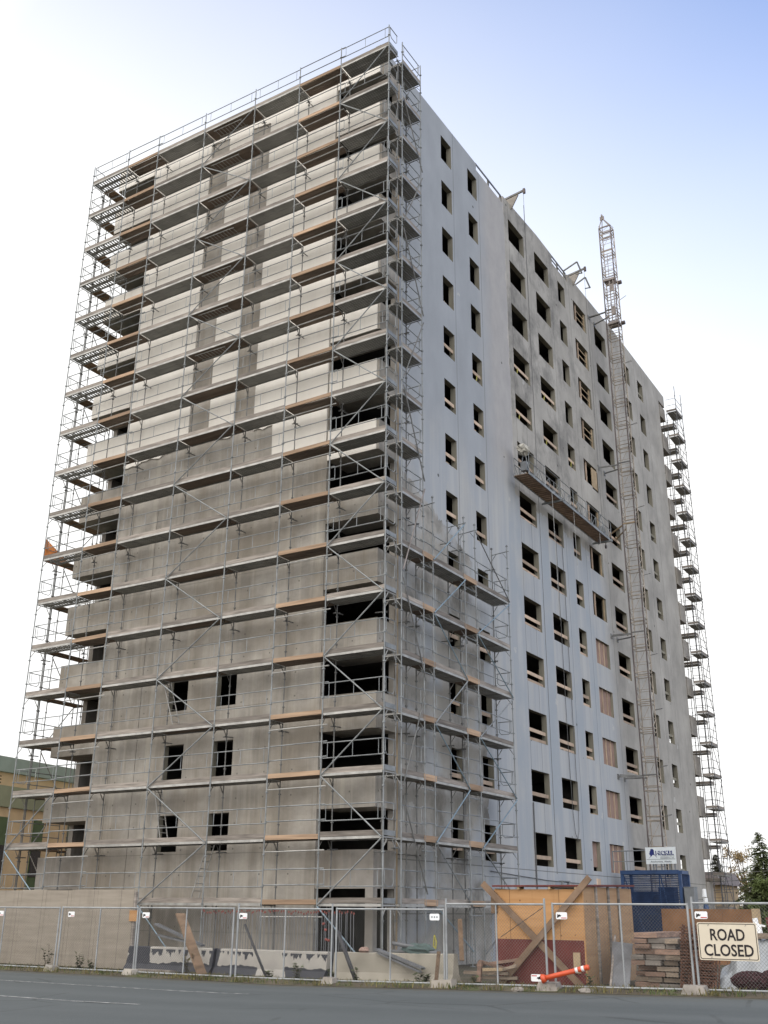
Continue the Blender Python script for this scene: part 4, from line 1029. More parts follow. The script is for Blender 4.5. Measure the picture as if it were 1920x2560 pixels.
# ------------------------------------------------------------------ temporary fence along the road
FYY = -6.0
FP = [(-12.6, -7.50), (-7.38, -4.24), (-4.16, -.66), (-.50, 2.60), (2.74, 5.88), (5.94, 8.52), (8.72, 11.84), (11.94, 15.3)]
FL = ['chain link panel at the far left end of the fence, before the grey plywood hoarding',
      'chain link panel before the right half of the grey plywood hoarding',
      'chain link panel before the blackest part of the tarred barriers and the wide leaning plank',
      'chain link panel before the barrier with the thin leaning pipe, left of the pale barrier',
      'chain link panel before the pale clean concrete barrier',
      'chain link panel before the left half of the plywood shed',
      'chain link panel before the lumber stack and the shed corner',
      'chain link panel carrying the road closed sign at the right end']
FTOP = [1.80, 1.81, 1.82, 1.82, 1.83, 1.96, 1.97, 2.0]
for i, ((x0, x1), lab) in enumerate(zip(FP, FL)):
    zb = gz((x0+x1)/2)+.10; zt = FTOP[i]
    fr = thing('chain_link_fence', ((x0+x1)/2, FYY, zb), lab, 'fence panel', 'chain link fence panels along the road')
    g0, g1 = gz(x0), gz(x1)
    for x in (x0, x1): MB().tube((x,FYY,gz(x)+.04), (x,FYY,zt+(.13 if i in (3, 5, 7) else .03)), .026, 7).build('post', M['fence'], fr)
    MB().tube((x0,FYY,zt), (x1,FYY,zt), .024, 7).build('top_rail', M['fence'], fr)
    MB().tube((x0,FYY,g0+.11), (x1,FYY,g1+.11), .022, 7).build('bottom_rail', M['fence'], fr)
    xm = (x0+x1)/2+.05; MB().tube((xm,FYY,gz(xm)+.11), (xm,FYY,zt), .021, 7).build('middle_post', M['fence'], fr)
    b = MB(); s = .0745; h = zt-zb; r = .0023
    n = int((x1-x0+h)/s)
    for sg_ in (1, -1):
        for j in range(n+1):
            # diagonal wire clipped to the panel
            u0 = j*s-h; 
            ta, tb = max(0.0, -u0), min(h, (x1-x0)-u0)
            if tb-ta < .02: continue
            xa, xb = u0+ta, u0+tb
            if sg_ == 1: p, q = (x0+xa, ta), (x0+xb, tb)
            else: p, q = (x1-xa, ta), (x1-xb, tb)
            b.tube((p[0],FYY+.012*sg_,zb+p[1]), (q[0],FYY+.012*sg_,zb+q[1]), r, 3)
    b.build('chain_link', M['galv_dark'], fr, fix=False)
# concrete feet
for x, y, w, lab in ((-7.45, -6.1, .42, 'small concrete fence foot under the joint before the middle of the grey hoarding'),
                     (-4.2, -6.12, .42, 'small concrete fence foot below the right edge of the grey hoarding'),
                     (2.66, -6.1, .40, 'small concrete fence foot below the left end of the pale barrier'),
                     (5.92, -6.12, .66, 'large pale concrete fence foot below the right end of the pale barrier'),
                     (8.62, -6.14, .55, 'rough concrete fence foot under the orange delineator post'),
                     (11.9, -6.14, .55, 'low concrete fence foot left of the road closed sign')):
    z = gz(x); b = MB(); bb = .07
    base = [(x-w/2,y-.2),(x+w/2,y-.2),(x+w/2,y+.2),(x-w/2,y+.2)]; top = [(x-w/2+bb,y-.13),(x+w/2-bb,y-.13),(x+w/2-bb,y+.13),(x-w/2+bb,y+.13)]
    rr = random.Random(int(x*10)); zt = [z+.2+rr.uniform(-.03,.02) for _ in range(4)]
    P0 = [(*p, z-.01) for p in base]; P1 = [(*p, q) for p, q in zip(top, zt)]
    b.poly(P1); b.poly(P0[::-1])
    for j in range(4): b.quad(P0[j], P0[(j+1)%4], P1[(j+1)%4], P1[j])
    tag(b.build('concrete_block', M['rock'] if w == .55 else M['conc_plain']), lab, 'fence foot', 'concrete fence feet')
for x, y, s, lab in ((7.95, -6.35, .13, 'grey stone on the road edge left of the orange delineator post'), (9.55, -6.3, .16, 'flat pale rubble piece on the road edge right of the orange delineator'), (13.5, -6.35, .08, 'small dark stone below the road closed sign')):
    tag(blob((x,y,gz(x)+.03), (s*1.2,s*.7,s*.55), int(x*7), 9, 6, .2).build('rock', M['rock']), lab, 'rock')
# little white plates wired to the fence
bird = [(.10,.25),(.14,.78),(.22,.62),(.30,.70),(.44,.55),(.50,.62),(.42,.40),(.26,.36),(.16,.18)]
for n_, (x, z, lab) in enumerate(((-10.15, 1.62, 'small white plate at the far left end of the fence'), (-6.95, 1.62, 'small white plate before the middle of the grey hoarding'),
        (-3.88, 1.62, 'small white plate just right of the grey hoarding'), (-.30, 1.63, 'small white plate above the thin leaning pipe'),
        (5.64, 1.66, 'small white plate with three dots near the gap between pale barrier and shed'), (8.95, 1.72, 'small white plate in front of the plywood shed cross brace'),
        (8.27, .40, 'small white plate near the ground before the red half of the shed'), (12.13, 1.76, 'small white plate at the upper left of the road closed sign'))):
    g_ = thing('small_sign', (x, FYY-.03, z), lab, 'plate', 'white plates on the fence')
    w, h = .27, .15; y = FYY-.04
    MB().prism([(x-w/2+.02,z-h/2),(x+w/2-.02,z-h/2),(x+w/2,z-h/2+.02),(x+w/2,z+h/2-.02),(x+w/2-.02,z+h/2),(x-w/2+.02,z+h/2),(x-w/2,z+h/2-.02),(x-w/2,z-h/2+.02)], 'y', y, y+.008).build('panel', M['white'], g_)
    if n_ == 4:
        b = MB()
        for q in (-.07, 0, .07): b.tube((x+q,y-.003,z), (x+q,y,z), .02, 10)
        b.build('emblem', M['ink_grey'], g_)
    else:
        fl = -1 if n_ == 6 else 1
        MB().prism([(x+fl*(p[0]-.5)*w, z+(p[1]-.5)*h*(1 if fl > 0 else -1)) for p in bird], 'y', y-.004, y-.001).build('emblem', M['black'], g_)
        MB().box(x-.01 if fl > 0 else x-.12, x+.12 if fl > 0 else x+.01, y-.004, y-.001, z-.045*fl-.012, z-.045*fl+.008).build('lettering', M['red_ink'], g_)
# ROAD CLOSED
rc = thing('road_sign', (12.65, -6.1, .88), 'cream sign reading road closed hung on the fence', 'sign')
x0, x1, z0, z1, y = 12.03, 13.26, .885, 1.62, -6.08
def rrect(x0, x1, z0, z1, r, k=5):
    pts = []
    for cx, cz, a0 in ((x1-r,z1-r,0), (x0+r,z1-r,90), (x0+r,z0+r,180), (x1-r,z0+r,270)):
        for i in range(k+1): a = R_(a0+90*i/k); pts.append((cx+r*math.cos(a), cz+r*math.sin(a)))
    return pts
MB().prism(rrect(x0, x1, z0, z1, .04), 'y', y, y+.012).build('panel', M['cream'], rc)
o, i_ = rrect(x0+.02, x1-.02, z0+.02, z1-.02, .035), rrect(x0+.034, x1-.034, z0+.034, z1-.034, .028)
b = MB()
for j in range(len(o)): k = (j+1) % len(o); b.quad((o[j][0],y-.003,o[j][1]), (o[k][0],y-.003,o[k][1]), (i_[k][0],y-.003,i_[k][1]), (i_[j][0],y-.003,i_[j][1]))
b.build('border', M['black'], rc)
for s, zz, cx, wd in (('ROAD', 1.275, 12.655, .71), ('CLOSED', .975, 12.655, 1.01)): text(s, .315, 'lettering', M['black'], rc, (cx, y-.003, zz), (1,0,0), (0,0,1), .006, 'CENTER', .002, width=wd)
bpy.context.view_layer.update()
for o in rc.children:
    if o.name.startswith('lettering'):                      # centre each line on the panel
        xs = [v.co.x for v in o.data.vertices]; d = (12.65-ORG[rc.name][0])-(min(xs)+max(xs))/2
        for v in o.data.vertices: v.co.x += d
b = MB()
for xx in (12.28, 13.05): b.bar((xx-.02,y-.006,z1-.07), (xx+.01,y-.006,z1-.02), .008, .006); b.bar((xx,y-.006,z0+.02), (xx+.01,y-.006,z0+.07), .008, .006)
b.build('wire_tie', M['galv_dark'], rc)
# knocked-over delineator
de = thing('delineator_post', (8.55, -6.25, gz(8.5)), 'fallen orange delineator post with two white bands, propped on a fence foot', 'delineator')
p, q = Vector((8.56,-6.32,gz(8.5)+.28)), Vector((9.60,-6.24,.67)); d = q-p
MB().tube(p, p+d*.72, .056, 14, .053).tube(p+d*.78, p+d*.855, .058, 14).tube(p+d*.915, q, .056, 14, .058).tube(q-d*.03, q+d*.02, .066, 14, .05).build('tube', M['orange'], de, True)
MB().tube(p+d*.72, p+d*.78, .059, 14).tube(p+d*.855, p+d*.915, .059, 14).build('reflective_band', M['reflect'], de, True)
dn = d.normalized(); MB().tube(p-dn*.03, p+dn*.06, .105, 14, .07).build('base', M['orange'], de, True)

# ------------------------------------------------------------------ concrete barriers
def barrier(x0, x1, y, mat, label):
    pr = [(-.30,0),(-.30,.09),(-.17,.26),(-.10,.80-.08),(-.08,.74),(.08,.74),(.10,.72),(.17,.26),(.30,.09),(.30,0)]
    b = MB(); n = 12; rr = random.Random(int(x0*9))
    R = []
    for i in range(n+1):
        x = x0+(x1-x0)*i/n; R.append([(x, y+p[0]+rr.uniform(-.008,.008), gz(x)*.7+p[1]+rr.uniform(-.01,.01)) for p in pr])
    for a, c in zip(R, R[1:]):
        for j in range(len(pr)-1): b.quad(a[j], a[j+1], c[j+1], c[j])
    b.poly(R[0]); b.poly(R[-1][::-1])
    return tag(b.build('concrete_barrier', mat), label, 'barrier', 'concrete barriers behind the fence')
barrier(-5.6, -2.25, -4.75, M['tar'], 'concrete barrier almost wholly smeared with black tar')
barrier(-2.19, 1.66, -4.7, M['tar'], 'concrete barrier with tar at both ends and a clean middle')
barrier(1.78, 5.42, -4.55, M['barrier'], 'pale clean concrete barrier carrying pipes and a green tarp')

# ------------------------------------------------------------------ grey plywood hoarding
ho = thing('plywood_hoarding', (-9.5, -4.0, 0.0), 'tall grey weathered plywood hoarding at the left end of the site', 'hoarding')
hx = [-15.2, -12.9, -11.68, -10.46, -9.24, -8.02, -6.42]
for a, c in zip(hx, hx[1:]): MB().box(a+.004, c-.004, -4.0, -3.98, .03, 2.36+random.uniform(-.015,.015)).build('sheet', M['ply_grey'], ho)
MB().box(-6.42, -6.34, -3.99, -3.9, .0, 2.3).build('end_stud', M['wood_grey'], ho)
b = MB()
for x in hx[:-1]: b.box(x+.05, x+.1, -3.98, -3.9, 0, 2.3)
b.box(-15, -6.42, -3.97, -3.9, 1.9, 2.0); b.build('frame', M['wood_grey'], ho)
tag(MB().box(-6.52, -6.2, -4.03, -4.0, 1.42, 1.74).build('plywood_patch', M['ply_orange']), 'small orange plywood square fixed on the right edge of the grey hoarding', 'board')

# ------------------------------------------------------------------ plywood shed with cross braces
sh = thing('plywood_shed', (7.5, -2.2, 0.05), 'orange plywood shed, its front half painted dark red below', 'shed')
SX0, SX1, SY0, SY1, ST = 6.28, 8.66, -4.0, -.32, 2.33
MB().box(SX0, SX1, SY0, SY0+.03, 1.155, ST).build('front_sheet', M['ply_orange'], sh)
MB().box(SX0, SX1, SY0-.004, SY0+.03, .05, 1.152).build('front_sheet', M['red'], sh)['label'] = 'dark red painted lower half of the front'
MB().box(SX1-.03, SX1, SY0+.032, SY1, .1, 2.40).build('side_sheet', M['ply_side'], sh)
MB().box(SX0, SX0+.03, SY0+.032, SY1, .1, 2.35).build('side_sheet', M['ply_side'], sh)
for y in (-3.08, -2.2, -1.43): MB().box(SX1+.002, SX1+.05, y-.045, y+.045, .12, 2.46).build('stud', M['wood_grey'], sh)
MB().box(SX1+.002, SX1+.03, SY0-.002, SY0+.06, .1, 2.36).build('corner_board', M['ply_orange'], sh)
rf = MB().prism([(SY0-.12,ST+.06),(SY0-.12,ST+.10),(SY1+.1,ST+.18),(SY1+.1,ST+.13)], 'x', SX0+.0, SX1+.08).build('roof', M['red'], sh)
b = MB()
for x in (7.0, 7.85, 8.55): b.box(x-.03, x+.03, SY0-.1, SY0+.2, ST+.0, ST+.062)
b.build('rafter_end', M['hoard_side'], rf)
MB().box(SX1-.9, SX1-.03, SY0+.03, SY1, ST+.02, ST+.06).build('top_plate', M['wood_grey'], rf)
def br(p, q, w=.155, t=.05, y=None): MB().bar(p, q, t, w).build('cross_brace', M['brace'], sh)
br((5.98,-4.06,2.48), (8.56,-4.06,.12)); br((8.94,-4.12,2.60), (6.38,-4.12,.04))
MB().box(8.38, 8.55, -4.06, -4.01, .42, .88).build('cleat', M['hoard_side'], sh); MB().box(6.2, 6.36, -4.05, -4.005, 1.75, 2.25).build('cleat', M['wood_brown'], sh)
tag(MB().box(8.7, 8.72, -3.0, -2.75, 2.44, 2.6).build('small_plate', M['board_pink']), 'small pale plate on the top of the shed side wall', 'plate')
tag(MB().tube((6.66,-4.5,1.2), (7.75,-4.3,1.9), .008, 4).build('wire', M['pipe_dark']), 'thin dark wire stretched across the shed front', 'wire')

# ------------------------------------------------------------------ leaning and lying pieces
def stick(name, p, q, w, t, mat, label, cat='plank', roll=0.0): return tag(MB().bar(p, q, w, t, roll).build(name, M[mat]), label, cat)
def pole(name, pts, r, mat, label, cat='pipe'): return tag(MB().path(pts, r, 9).build(name, M[mat], smooth=True), label, cat)
stick('plank', (-3.42,-5.1,1.66), (-2.02,-5.55,.05), .30, .05, 'wood_brown', 'wide brown plank leaning on the tarred barriers')
pole('pipe', [(-1.02,-5.05,1.40), (.16,-5.5,.10)], .035, 'pipe_dark', 'thin dark pipe leaning on the half-tarred barrier')
pole('pipe', [(2.05,-4.9,1.25), (2.92,-5.3,.08)], .055, 'pipe_dark', 'thick black pipe leaning on the pale barrier')
stick('plank', (-4.9,-4.5,1.36), (-2.9,-4.62,.80), .17, .05, 'pipe_grey', 'upper of two grey boards sloping down onto the blackest barrier')
stick('plank', (-4.9,-4.4,1.05), (-3.1,-4.62,.84), .15, .05, 'pipe_grey', 'lower of two grey boards sloping down onto the blackest barrier')
tag(MB().box(-4.7, -3.3, -5.5, -5.25, .08, .15).build('plank', M['wood_grey']), 'pale plank lying on the verge before the blackest barrier', 'plank')
stick('channel', (3.12,-4.62,.84), (4.7,-4.95,.44), .16, .05, 'pipe_grey', 'upper of two grey steel channels slanting down over the pale barrier', 'steel channel')
stick('channel', (3.2,-4.68,.76), (4.66,-5.02,.36), .10, .04, 'pipe_grey', 'lower of two grey steel channels slanting down over the pale barrier', 'steel channel')
pole('pipe', [(3.58,-4.6,1.0), (4.6,-4.45,.86), (4.95,-4.4,.74)], .05, 'pipe_grey', 'upper grey pipe lying along the top of the pale barrier')
pole('pipe', [(3.5,-4.5,.80), (4.9,-4.52,.80)], .045, 'pipe_grey', 'lower grey pipe lying along the top of the pale barrier')
b = blob((4.3,-4.45,.84), (.48,.2,.16), 21, 18, 9, .2); tag(b.build('tarp', M['tarp_green']), 'green tarp bundled on the pale barrier', 'tarp')
b = blob((2.65,-4.55,.80), (.16,.1,.09), 5, 9, 6, .25); tag(b.build('rag', M['ply_brown']), 'reddish rag on the left of the pale barrier top', 'rag')
stick('plank', (5.18,-5.0,.85), (5.25,-5.3,.12), .09, .03, 'wood_brown', 'thin dark board leaning at the right end of the pale barrier')
stick('plank', (4.95,-3.4,1.6), (5.2,-3.8,.6), .12, .03, 'wood_brown', 'narrow brown board leaning behind the pale barrier')
tag(MB().path([(5.55,-5.9,1.25),(5.62,-5.92,1.1),(5.6,-5.92,.95),(5.53,-5.9,1.0),(5.55,-5.9,1.22)], .02, 5).build('strap', M['yellow']), 'yellow strap loop hanging on the fence near the shed', 'strap')
# rubbish lumber between barrier and shed
dr = random.Random(31); dl = ['lying flat at the bottom', 'tilted up to the left', 'lying across the top', 'sticking out to the left', 'upright against the pile', 'tilted up to the right', 'short and thick in the middle']
for n_, (p, q, m_) in enumerate((((5.75,-4.3,.25),(6.9,-4.1,.26),'lumber'), ((5.9,-4.2,.62),(6.75,-4.0,.42),'lumber_b'), ((5.8,-4.1,.52),(6.9,-4.0,.68),'lumber_b'), ((5.55,-4.35,.36),(6.7,-4.2,.36),'lumber'), ((6.0,-4.45,.15),(5.98,-4.3,.62),'lumber_b'), ((6.2,-4.3,.34),(6.95,-4.25,.55),'lumber'), ((6.1,-4.4,.44),(6.6,-4.3,.46),'hoard_side'))):
    stick('scrap_board', p, q, .11, .07, m_, f'scrap board {dl[n_]} in the pile left of the shed', 'board')['group'] = 'scrap boards left of the shed'
# lumber stack
LX0, LX1, LYF = 9.72, 10.86, -3.6
sides = ['left', 'middle', 'right']; ords = ['bottom', 'second', 'third', 'fourth', 'fifth', 'sixth', 'seventh', 'eighth', 'ninth', 'tenth']
lr = random.Random(17); z = .16; hgt = 1.2/10
for lay in range(10):
    wx = LX0+lr.uniform(-.06,.08); n = 3 if lay % 3 else 2
    xs = [wx] + sorted(wx+(LX1-LX0)*(j/n)+lr.uniform(-.07,.07) for j in range(1, n)) + [LX1+lr.uniform(-.1,.06)]
    for j in range(n):
        if lay == 9 and j == n-1: continue
        b = MB(); y0 = LYF+lr.uniform(-.14,.14); hh = hgt*lr.uniform(.72,.93)
        b.box(xs[j]+.01, xs[j+1]-.01, y0, y0+2.2+lr.uniform(-.2,.3), z, z+hh)
        nm = sides[j] if n == 3 else ('left', 'right')[j]
        tag(b.build('lumber', M[lr.choice(['lumber', 'lumber', 'lumber_b', 'wood_grey'])]), f'{nm} lumber piece in the {ords[lay]} layer from the bottom of the stack behind the fence', 'lumber', 'lumber stacked behind the fence')
    z += hgt
stick('sheet', (9.25,-4.0,.1), (8.95,-2.6,1.25), .05, .05, 'wood_grey', 'thin batten leaning on the shed side', 'batten')
b = MB().quad((9.22,-3.95,.1), (9.72,-4.0,.1), (9.50,-2.9,1.08), (8.95,-2.8,1.12)).quad((9.22,-3.97,.1), (9.72,-4.02,.1), (9.50,-2.92,1.08), (8.95,-2.82,1.12))
tag(b.build('sheet_metal', M['pipe_grey']), 'grey sheet leaning between the shed and the lumber stack', 'sheet')
# rusty steel bundles
def rust_pile(x0, x1, y, z0, z1, n, label, seed):
    r = random.Random(seed); b = MB()
    for i in range(n):
        x = x0+(x1-x0)*i/(n-1); top = z1*(1-.15*abs(i/(n-1)-.3))+r.uniform(-.05,.05)
        b.bar((x+r.uniform(-.03,.03),y+r.uniform(-.1,.1),z0), (x+r.uniform(-.08,.02),y+.5+r.uniform(-.1,.1),top), .035, .03)
        b.bar((x0,y-.02+.015*i,z0+(z1-z0)*i/n), (x1,y+.02+.015*i,z0+(z1-z0)*i/n+r.uniform(-.04,.04)), .03, .03)
    return tag(b.build('rusty_bars', M['rust']), label, 'steel bars')
rust_pile(10.92, 11.62, -3.9, .16, 1.55, 20, 'rusty steel bar bundle standing right of the lumber stack', 3)
rust_pile(11.28, 11.82, -4.2, .18, 1.0, 15, 'rusty steel bar bundle under the left half of the road closed sign', 4)
b = MB(); r = random.Random(9)
for i in range(9): b.tube((11.0+r.uniform(-.02,.02),-3.5,.2+.14*i), (11.35,-3.1,.2+.14*i), .05, 8)
tag(b.build('rusty_pipes', M['rust_light']), 'stack of rusty pipe ends behind the fence joint', 'pipes')
# plastic-covered heap, red netting rolls, planks at the right edge
b = MB(); r = random.Random(14); nx, ny = 26, 12
G = [[(11.8+3.4*i/nx, -4.05+2.2*j/ny, gz(13)+.05+1.02*min(1, j/4)*min(1, (i+1.5)/5)+.10*math.sin(i*1.9+j*.7)*min(1,j/2)+r.uniform(-.06,.06)) for j in range(ny+1)] for i in range(nx+1)]
for i in range(nx):
    for j in range(ny): b.quad(G[i][j], G[i+1][j], G[i+1][j+1], G[i][j+1])
tag(b.build('plastic_sheet', M['tarp']), 'crumpled pale plastic sheet over a heap behind the road closed sign', 'tarp')
tag(blob((12.66,-4.45,.42), (.44,.2,.20), 6, 30, 14, .09).build('netting_roll', M['hose']), 'left roll of dark red netting on the ground below the plastic sheet', 'roll', 'rolls of dark red netting')
tag(blob((13.3,-4.4,.48), (.45,.22,.23), 7, 30, 14, .09).build('netting_roll', M['hose']), 'right roll of dark red netting at the edge of view below the plastic sheet', 'roll', 'rolls of dark red netting')
tag(MB().box(12.62, 14.4, -3.4, -3.15, 1.26, 1.38).build('beam', M['lumber']), 'squared timber lying on top of the plastic covered heap', 'timber')
b = MB().tube((12.66,-3.3,1.38), (12.66,-3.3,1.56), .085, 10, .06).tube((12.62,-3.3,1.56), (12.6,-3.3,1.7), .06, 10).bar((12.64,-3.3,1.56), (12.82,-3.3,1.53), .05, .04)
tag(b.build('white_canister', M['white']), 'small white canister on the timber right of the road closed sign', 'canister')
tag(MB().tube((12.92,-3.2,1.38), (12.9,-3.2,1.72), .08, 10).build('red_container', M['red']), 'small red container behind the white canister', 'container')
tag(MB().box(9.0, 11.4, -5.2, -4.9, .16, .22).build('plank', M['lumber']), 'long plank lying on the ground before the lumber stack', 'plank')
tag(MB().box(9.9, 15.5, -5.6, -5.45, .14, .24).build('timber_rail', M['lumber_b']), 'long reddish timber lying along the fence foot before the lumber', 'timber')
# brown hoarding further back
bh = thing('brown_hoarding', (8.4, 10.0, 0.1), 'low brown plywood hoarding behind the road closed sign', 'hoarding')
for a, c in ((6.2, 7.4), (7.4, 8.4), (8.4, 9.42)): MB().box(a+.005, c-.005, 10, 10.03, .1, 1.93).build('sheet', M['hoard_brown'], bh)
MB().box(9.42, 9.7, 9.97, 10.05, .1, 1.95).build('end_board', M['hoard_side'], bh)
# reinforcement bars rising behind the barriers, red caps
rr = random.Random(23)
b = MB(); cpb = MB()
rebar = thing('starter_bars', (-2.0, -2.4, 0.0), 'row of thin starter bars with red caps behind the tarred barriers', 'steel bars')
for i in range(62):
    x = -4.9+i*.095+rr.uniform(-.03,.03); zt = 1.72+rr.uniform(-.05,.04); b.tube((x,-2.4,.2), (x+rr.uniform(-.03,.03),-2.4,zt), .011, 4); cpb.tube((x,-2.4,zt-.02), (x,-2.4,zt+.04), .022, 5)
b.build('bars', M['pipe_grey'], rebar); cpb.build('caps', M['cap_red'], rebar)
for n_, (x, z) in enumerate(((.25,1.42),(.33,1.26),(.36,1.0),(.45,.98))):
    tag(blob((x,-3.0,z), (.05,.03,.04), n_+40, 8, 5, .2).build('marker_tape', M['cap_red']), ['uppermost', 'second', 'lower left', 'lower right'][n_]+' scrap of orange tape behind the half-tarred barrier', 'tape', 'orange tape scraps')
# weeds growing at the fence
def weed(x, y, h, label, seed, mat='weed'):
    r = random.Random(seed); o = thing('weed', (x, y, gz(x)), label, 'plant', 'weeds along the fence')
    b = MB(); st = MB()
    for s in range(r.randint(3, 6)):
        a = r.uniform(0, 6.28); hh = h*r.uniform(.6, 1); tip = Vector((x+math.cos(a)*hh*.35, y+math.sin(a)*hh*.2, gz(x)+hh)); p0 = Vector((x,y,gz(x)+.02))
        st.tube(p0, tip, .005, 3)
        for j in range(16):
            c = p0.lerp(tip, .2+.8*j/15); t = r.uniform(0, 6.28); L = r.uniform(.06, .13); w = L*.42
            d = Vector((math.cos(t), math.sin(t), r.uniform(-.2,.6)))*L; n = Vector((-math.sin(t), math.cos(t), 0))*w
            b.poly([c, c+d*.5+n, c+d, c+d*.5-n])
    b.build('leaves', M[mat], o, fix=False); st.build('stem', M['bark'], o)
for n_, (x, h, lab) in enumerate(((-8.3, .75, 'tall weed left of the fence joint before the grey hoarding'), (-6.9, .55, 'bushy weed right of the fence joint before the grey hoarding'), (-6.4, .4, 'low weed before the middle of the grey hoarding'),
      (-2.6, .6, 'dry weed before the joint of the two tarred barriers'), (1.2, .5, 'weed before the right end of the half-tarred barrier'), (2.35, .35, 'weed left of the black pipe before the pale barrier'),
      (3.1, .4, 'weed right of the black pipe before the pale barrier'), (4.9, .5, 'tall thin weed before the right part of the pale barrier'), (5.1, .3, 'low weed at the right end of the pale barrier'), (9.3, .35, 'weed before the shed corner'))):
    weed(x, -5.55, h, lab, 60+n_, 'weed' if n_ != 3 else 'grass_a')
for n_, (x, y, h) in enumerate(((-11.5,-5.5,.5), (6.4,-5.4,.25), (0.2,-5.4,.3))): weed(x, y, h, ['weed at the far left end before the grey hoarding', 'low weed before the left corner of the shed', 'low weed before the clean middle of the half-tarred barrier'][n_], 90+n_)

# ------------------------------------------------------------------ background buildings
rot = R_(8)
def bbox(b, x0, x1, y0, y1, z0, z1, o=(-24, 2)):
    """box turned a little about o"""
    n = len(b.v); b.box(x0, x1, y0, y1, z0, z1); c, s = math.cos(rot), math.sin(rot)
    for i in range(n, len(b.v)):
        x, y, z = b.v[i]; x -= o[0]; y -= o[1]; b.v[i] = (o[0]+x*c-y*s, o[1]+x*s+y*c, z)
lb = thing('tan_building', (-28, 6, 0), 'tan low building with green fascia bands seen at the left edge behind the scaffold', 'building')
b = MB(); bbox(b, -44, -24, -12, 20, 0, 6.35); b.build('wall', M['tan_wall'], lb)
b = MB(); bbox(b, -44.3, -23.85, -12.2, 20.2, 6.36, 7.35); b.build('fascia', M['green_fascia'], lb)
b = MB(); bbox(b, -40, -27.5, 2.6, 17, 7.36, 8.55); b.build('penthouse_wall', M['tan_wall'], lb)
b = MB(); bbox(b, -40, -27.46, 2.4, 5.2, 7.36, 8.55); b.build('penthouse_panel', M['white'], lb)
b = MB(); bbox(b, -40.2, -27.3, 2.4, 17.2, 8.56, 9.35); b.build('penthouse_fascia', M['teal_fascia'], lb)
b = MB(); bbox(b, -27.46, -27.42, 6.2, 8.2, 7.5, 8.35); lv = b.build('louvre', M['louvre'], lb)
b = MB()
for q in range(5): bbox(b, -27.42, -27.38, 6.2, 8.2, 7.52+q*.17, 7.6+q*.17)
b.build('louvre_blade', M['tan_wall'], lv)
for i, y in enumerate((-3.2, -.6, 1.6, 4.6, 7.2, 9.8)):
    b = MB(); bbox(b, -23.99, -23.95, y, y+.75, .6, 5.9); w = b.build('window_strip', M['green_panel'], lb)
    b = MB(); bbox(b, -23.945, -23.92, y+.03, y+.72, 3.2, 4.6); b.build('pane', M['glass_dark'], w)
gb = thing('grey_outbuilding', (-6.5, 62, 0), 'small grey-roofed building with a brown wall behind the rear scaffold', 'building')
MB().box(-8.2, -4.7, 60.5, 66, 0.0, 3.9).build('wall', M['hoard_side'], gb); MB().prism([(-8.5,3.91),(-4.4,3.91),(-4.9,4.9),(-8.0,4.9)], 'y', 60.0, 66.5).build('roof', M['roof_grey'], gb)

# ------------------------------------------------------------------ trees
def conifer(name, x, y, h, rad, seed, mat, label, dens=1.0, z0=0.0):
    r = random.Random(seed); o = thing(name, (x, y, z0), label, 'tree')
    MB().tube((x,y,z0), (x,y,z0+h*.97), h*.016, 8, h*.002).build('trunk', M['bark'], o)
    b = MB(); zz = h*.06
    while zz < h*.985:
        t = zz/h; L0 = rad*(1-t)**.85+.08; n = max(4, int(9*dens*(1-t*.5)))
        for i in range(n):
            a = r.uniform(0, 6.28); L = L0*r.uniform(.4, 1.25); dr = -.28*L+r.uniform(-.08,.10)*L
            tip = Vector((x+math.cos(a)*L, y+math.sin(a)*L, z0+zz+dr)); p0 = Vector((x,y,z0+zz))
            m = max(4, int(L*7))
            for j in range(m):
                f = .12+.88*(j+r.random())/m; c = p0.lerp(tip, f); c.z += .12*L*math.sin(f*3.1)
                w = (.10+.20*(1-f))*min(1.2, .5+L*.35)
                for s in range(2):
                    ang = a+r.uniform(-1.2, 1.2); d = Vector((math.cos(ang), math.sin(ang), r.uniform(-.7,.15)))*w*r.uniform(1.0, 2.0); n_ = Vector((-math.sin(ang), math.cos(ang), r.uniform(-.6,.6)))*w*.32
                    b.poly([c-n_, c+d*.5-n_*.8, c+d, c+d*.5+n_*.8, c+n_])
        zz += h*.018*r.uniform(.7, 1.3)/max(.6, dens)
    b.build('crown', M[mat], o, fix=False); return o
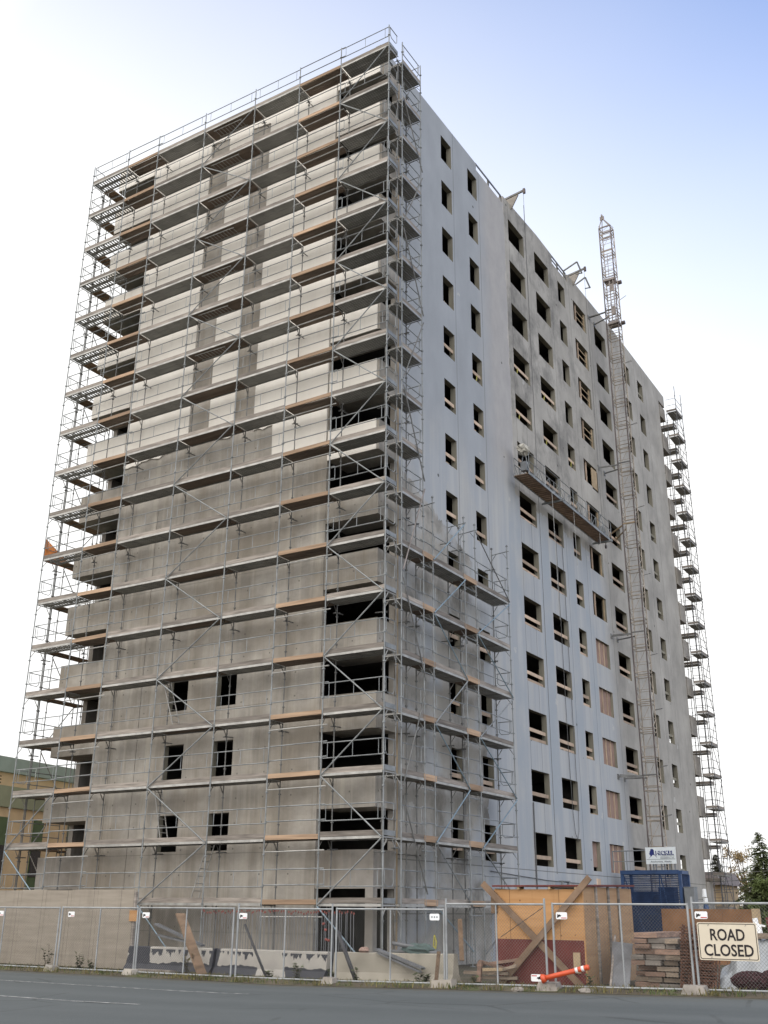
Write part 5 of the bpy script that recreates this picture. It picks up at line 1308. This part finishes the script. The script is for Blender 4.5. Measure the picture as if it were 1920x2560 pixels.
def broadleaf(x, y, h, rad, seed, mat, label, n=9000, thin=False):
    r = random.Random(seed); o = thing('broadleaf_tree', (x, y, 0), label, 'tree')
    tk = MB(); tips = []
    tk.tube((x,y,0), (x,y,h*.5), h*.02, 8, h*.012)
    for i in range(16):
        a = r.uniform(0, 6.28); q = r.uniform(.15, .98); L = rad*r.uniform(.5, 1)*(1-.45*abs(q-.45)); p = Vector((x,y,h*(.18+.4*q*r.uniform(.6,1)))); e = Vector((x+math.cos(a)*L*.75, y+math.sin(a)*L*.75, h*q))
        tk.tube(p, e, h*.007, 5, h*.002); tips.append((e, rad*r.uniform(.22, .4)))
        for k in range(4): tips.append((e+Vector((r.gauss(0,.3),r.gauss(0,.3),r.gauss(0,.25)))*rad*.7, rad*r.uniform(.14, .3)))
    tk.tube((x,y,h*.5), (x,y,h*.96), h*.012, 6, h*.002); tips.append((Vector((x,y,h*.9)), rad*.25))
    tk.build('trunk', M['bark'], o)
    b = MB(); s0 = .11 if thin else .16
    for _ in range(n):
        c, s = r.choice(tips); p = c+Vector((r.gauss(0,.5),r.gauss(0,.5),r.gauss(0,.45)))*s
        d = Vector((r.uniform(-1,1),r.uniform(-1,1),r.uniform(-1,1))).normalized(); e = d.cross(Vector((r.uniform(-1,1),r.uniform(-1,1),r.uniform(-1,1)))).normalized(); w = s0*r.uniform(.5,1.2)
        b.poly([p-d*w, p+e*w*.5, p+d*w, p-e*w*.5])
    b.build('crown', M[mat], o, fix=False); return o
conifer('spruce_tree', -.7, 58, 7.9, 3.6, 1, 'spruce', 'large dark green spruce at the right edge, tallest of the trees', 1.45)
conifer('spruce_tree', -6.3, 66, 6.7, 2.1, 2, 'spruce_dark', 'dark narrow spruce behind the rear scaffold', 1.7)
conifer('spruce_tree', 1.6, 60, 6.5, 2.2, 6, 'spruce', 'spruce cut off by the right edge of the view', 1.1)
broadleaf(.6, 53, 4.0, 1.5, 3, 'leaf', 'bright green bushy tree low at the right edge', 9000)
broadleaf(-5.0, 70, 7.1, 1.5, 4, 'leaf_dry', 'thin pale tree with sparse leaves between the two spruces', 2600, True)
broadleaf(-7.3, 75, 3.0, 1.2, 5, 'leaf_dry', 'low sparse bush right of the narrow spruce', 900, True)
for n_, (z, lab) in enumerate(((4.75, 'uppermost thin wire over the trees at the right'), (4.2, 'middle thin wire over the trees at the right'), (3.6, 'lowest thin wire over the trees at the right'))):
    cable([(-6.0+n_*.4,57,z-.2), (0,56.5,z+.05), (6,56,z+.5), (40,53,z+2.4)], lab, .022, 'cable', 'wire', 'overhead wires')
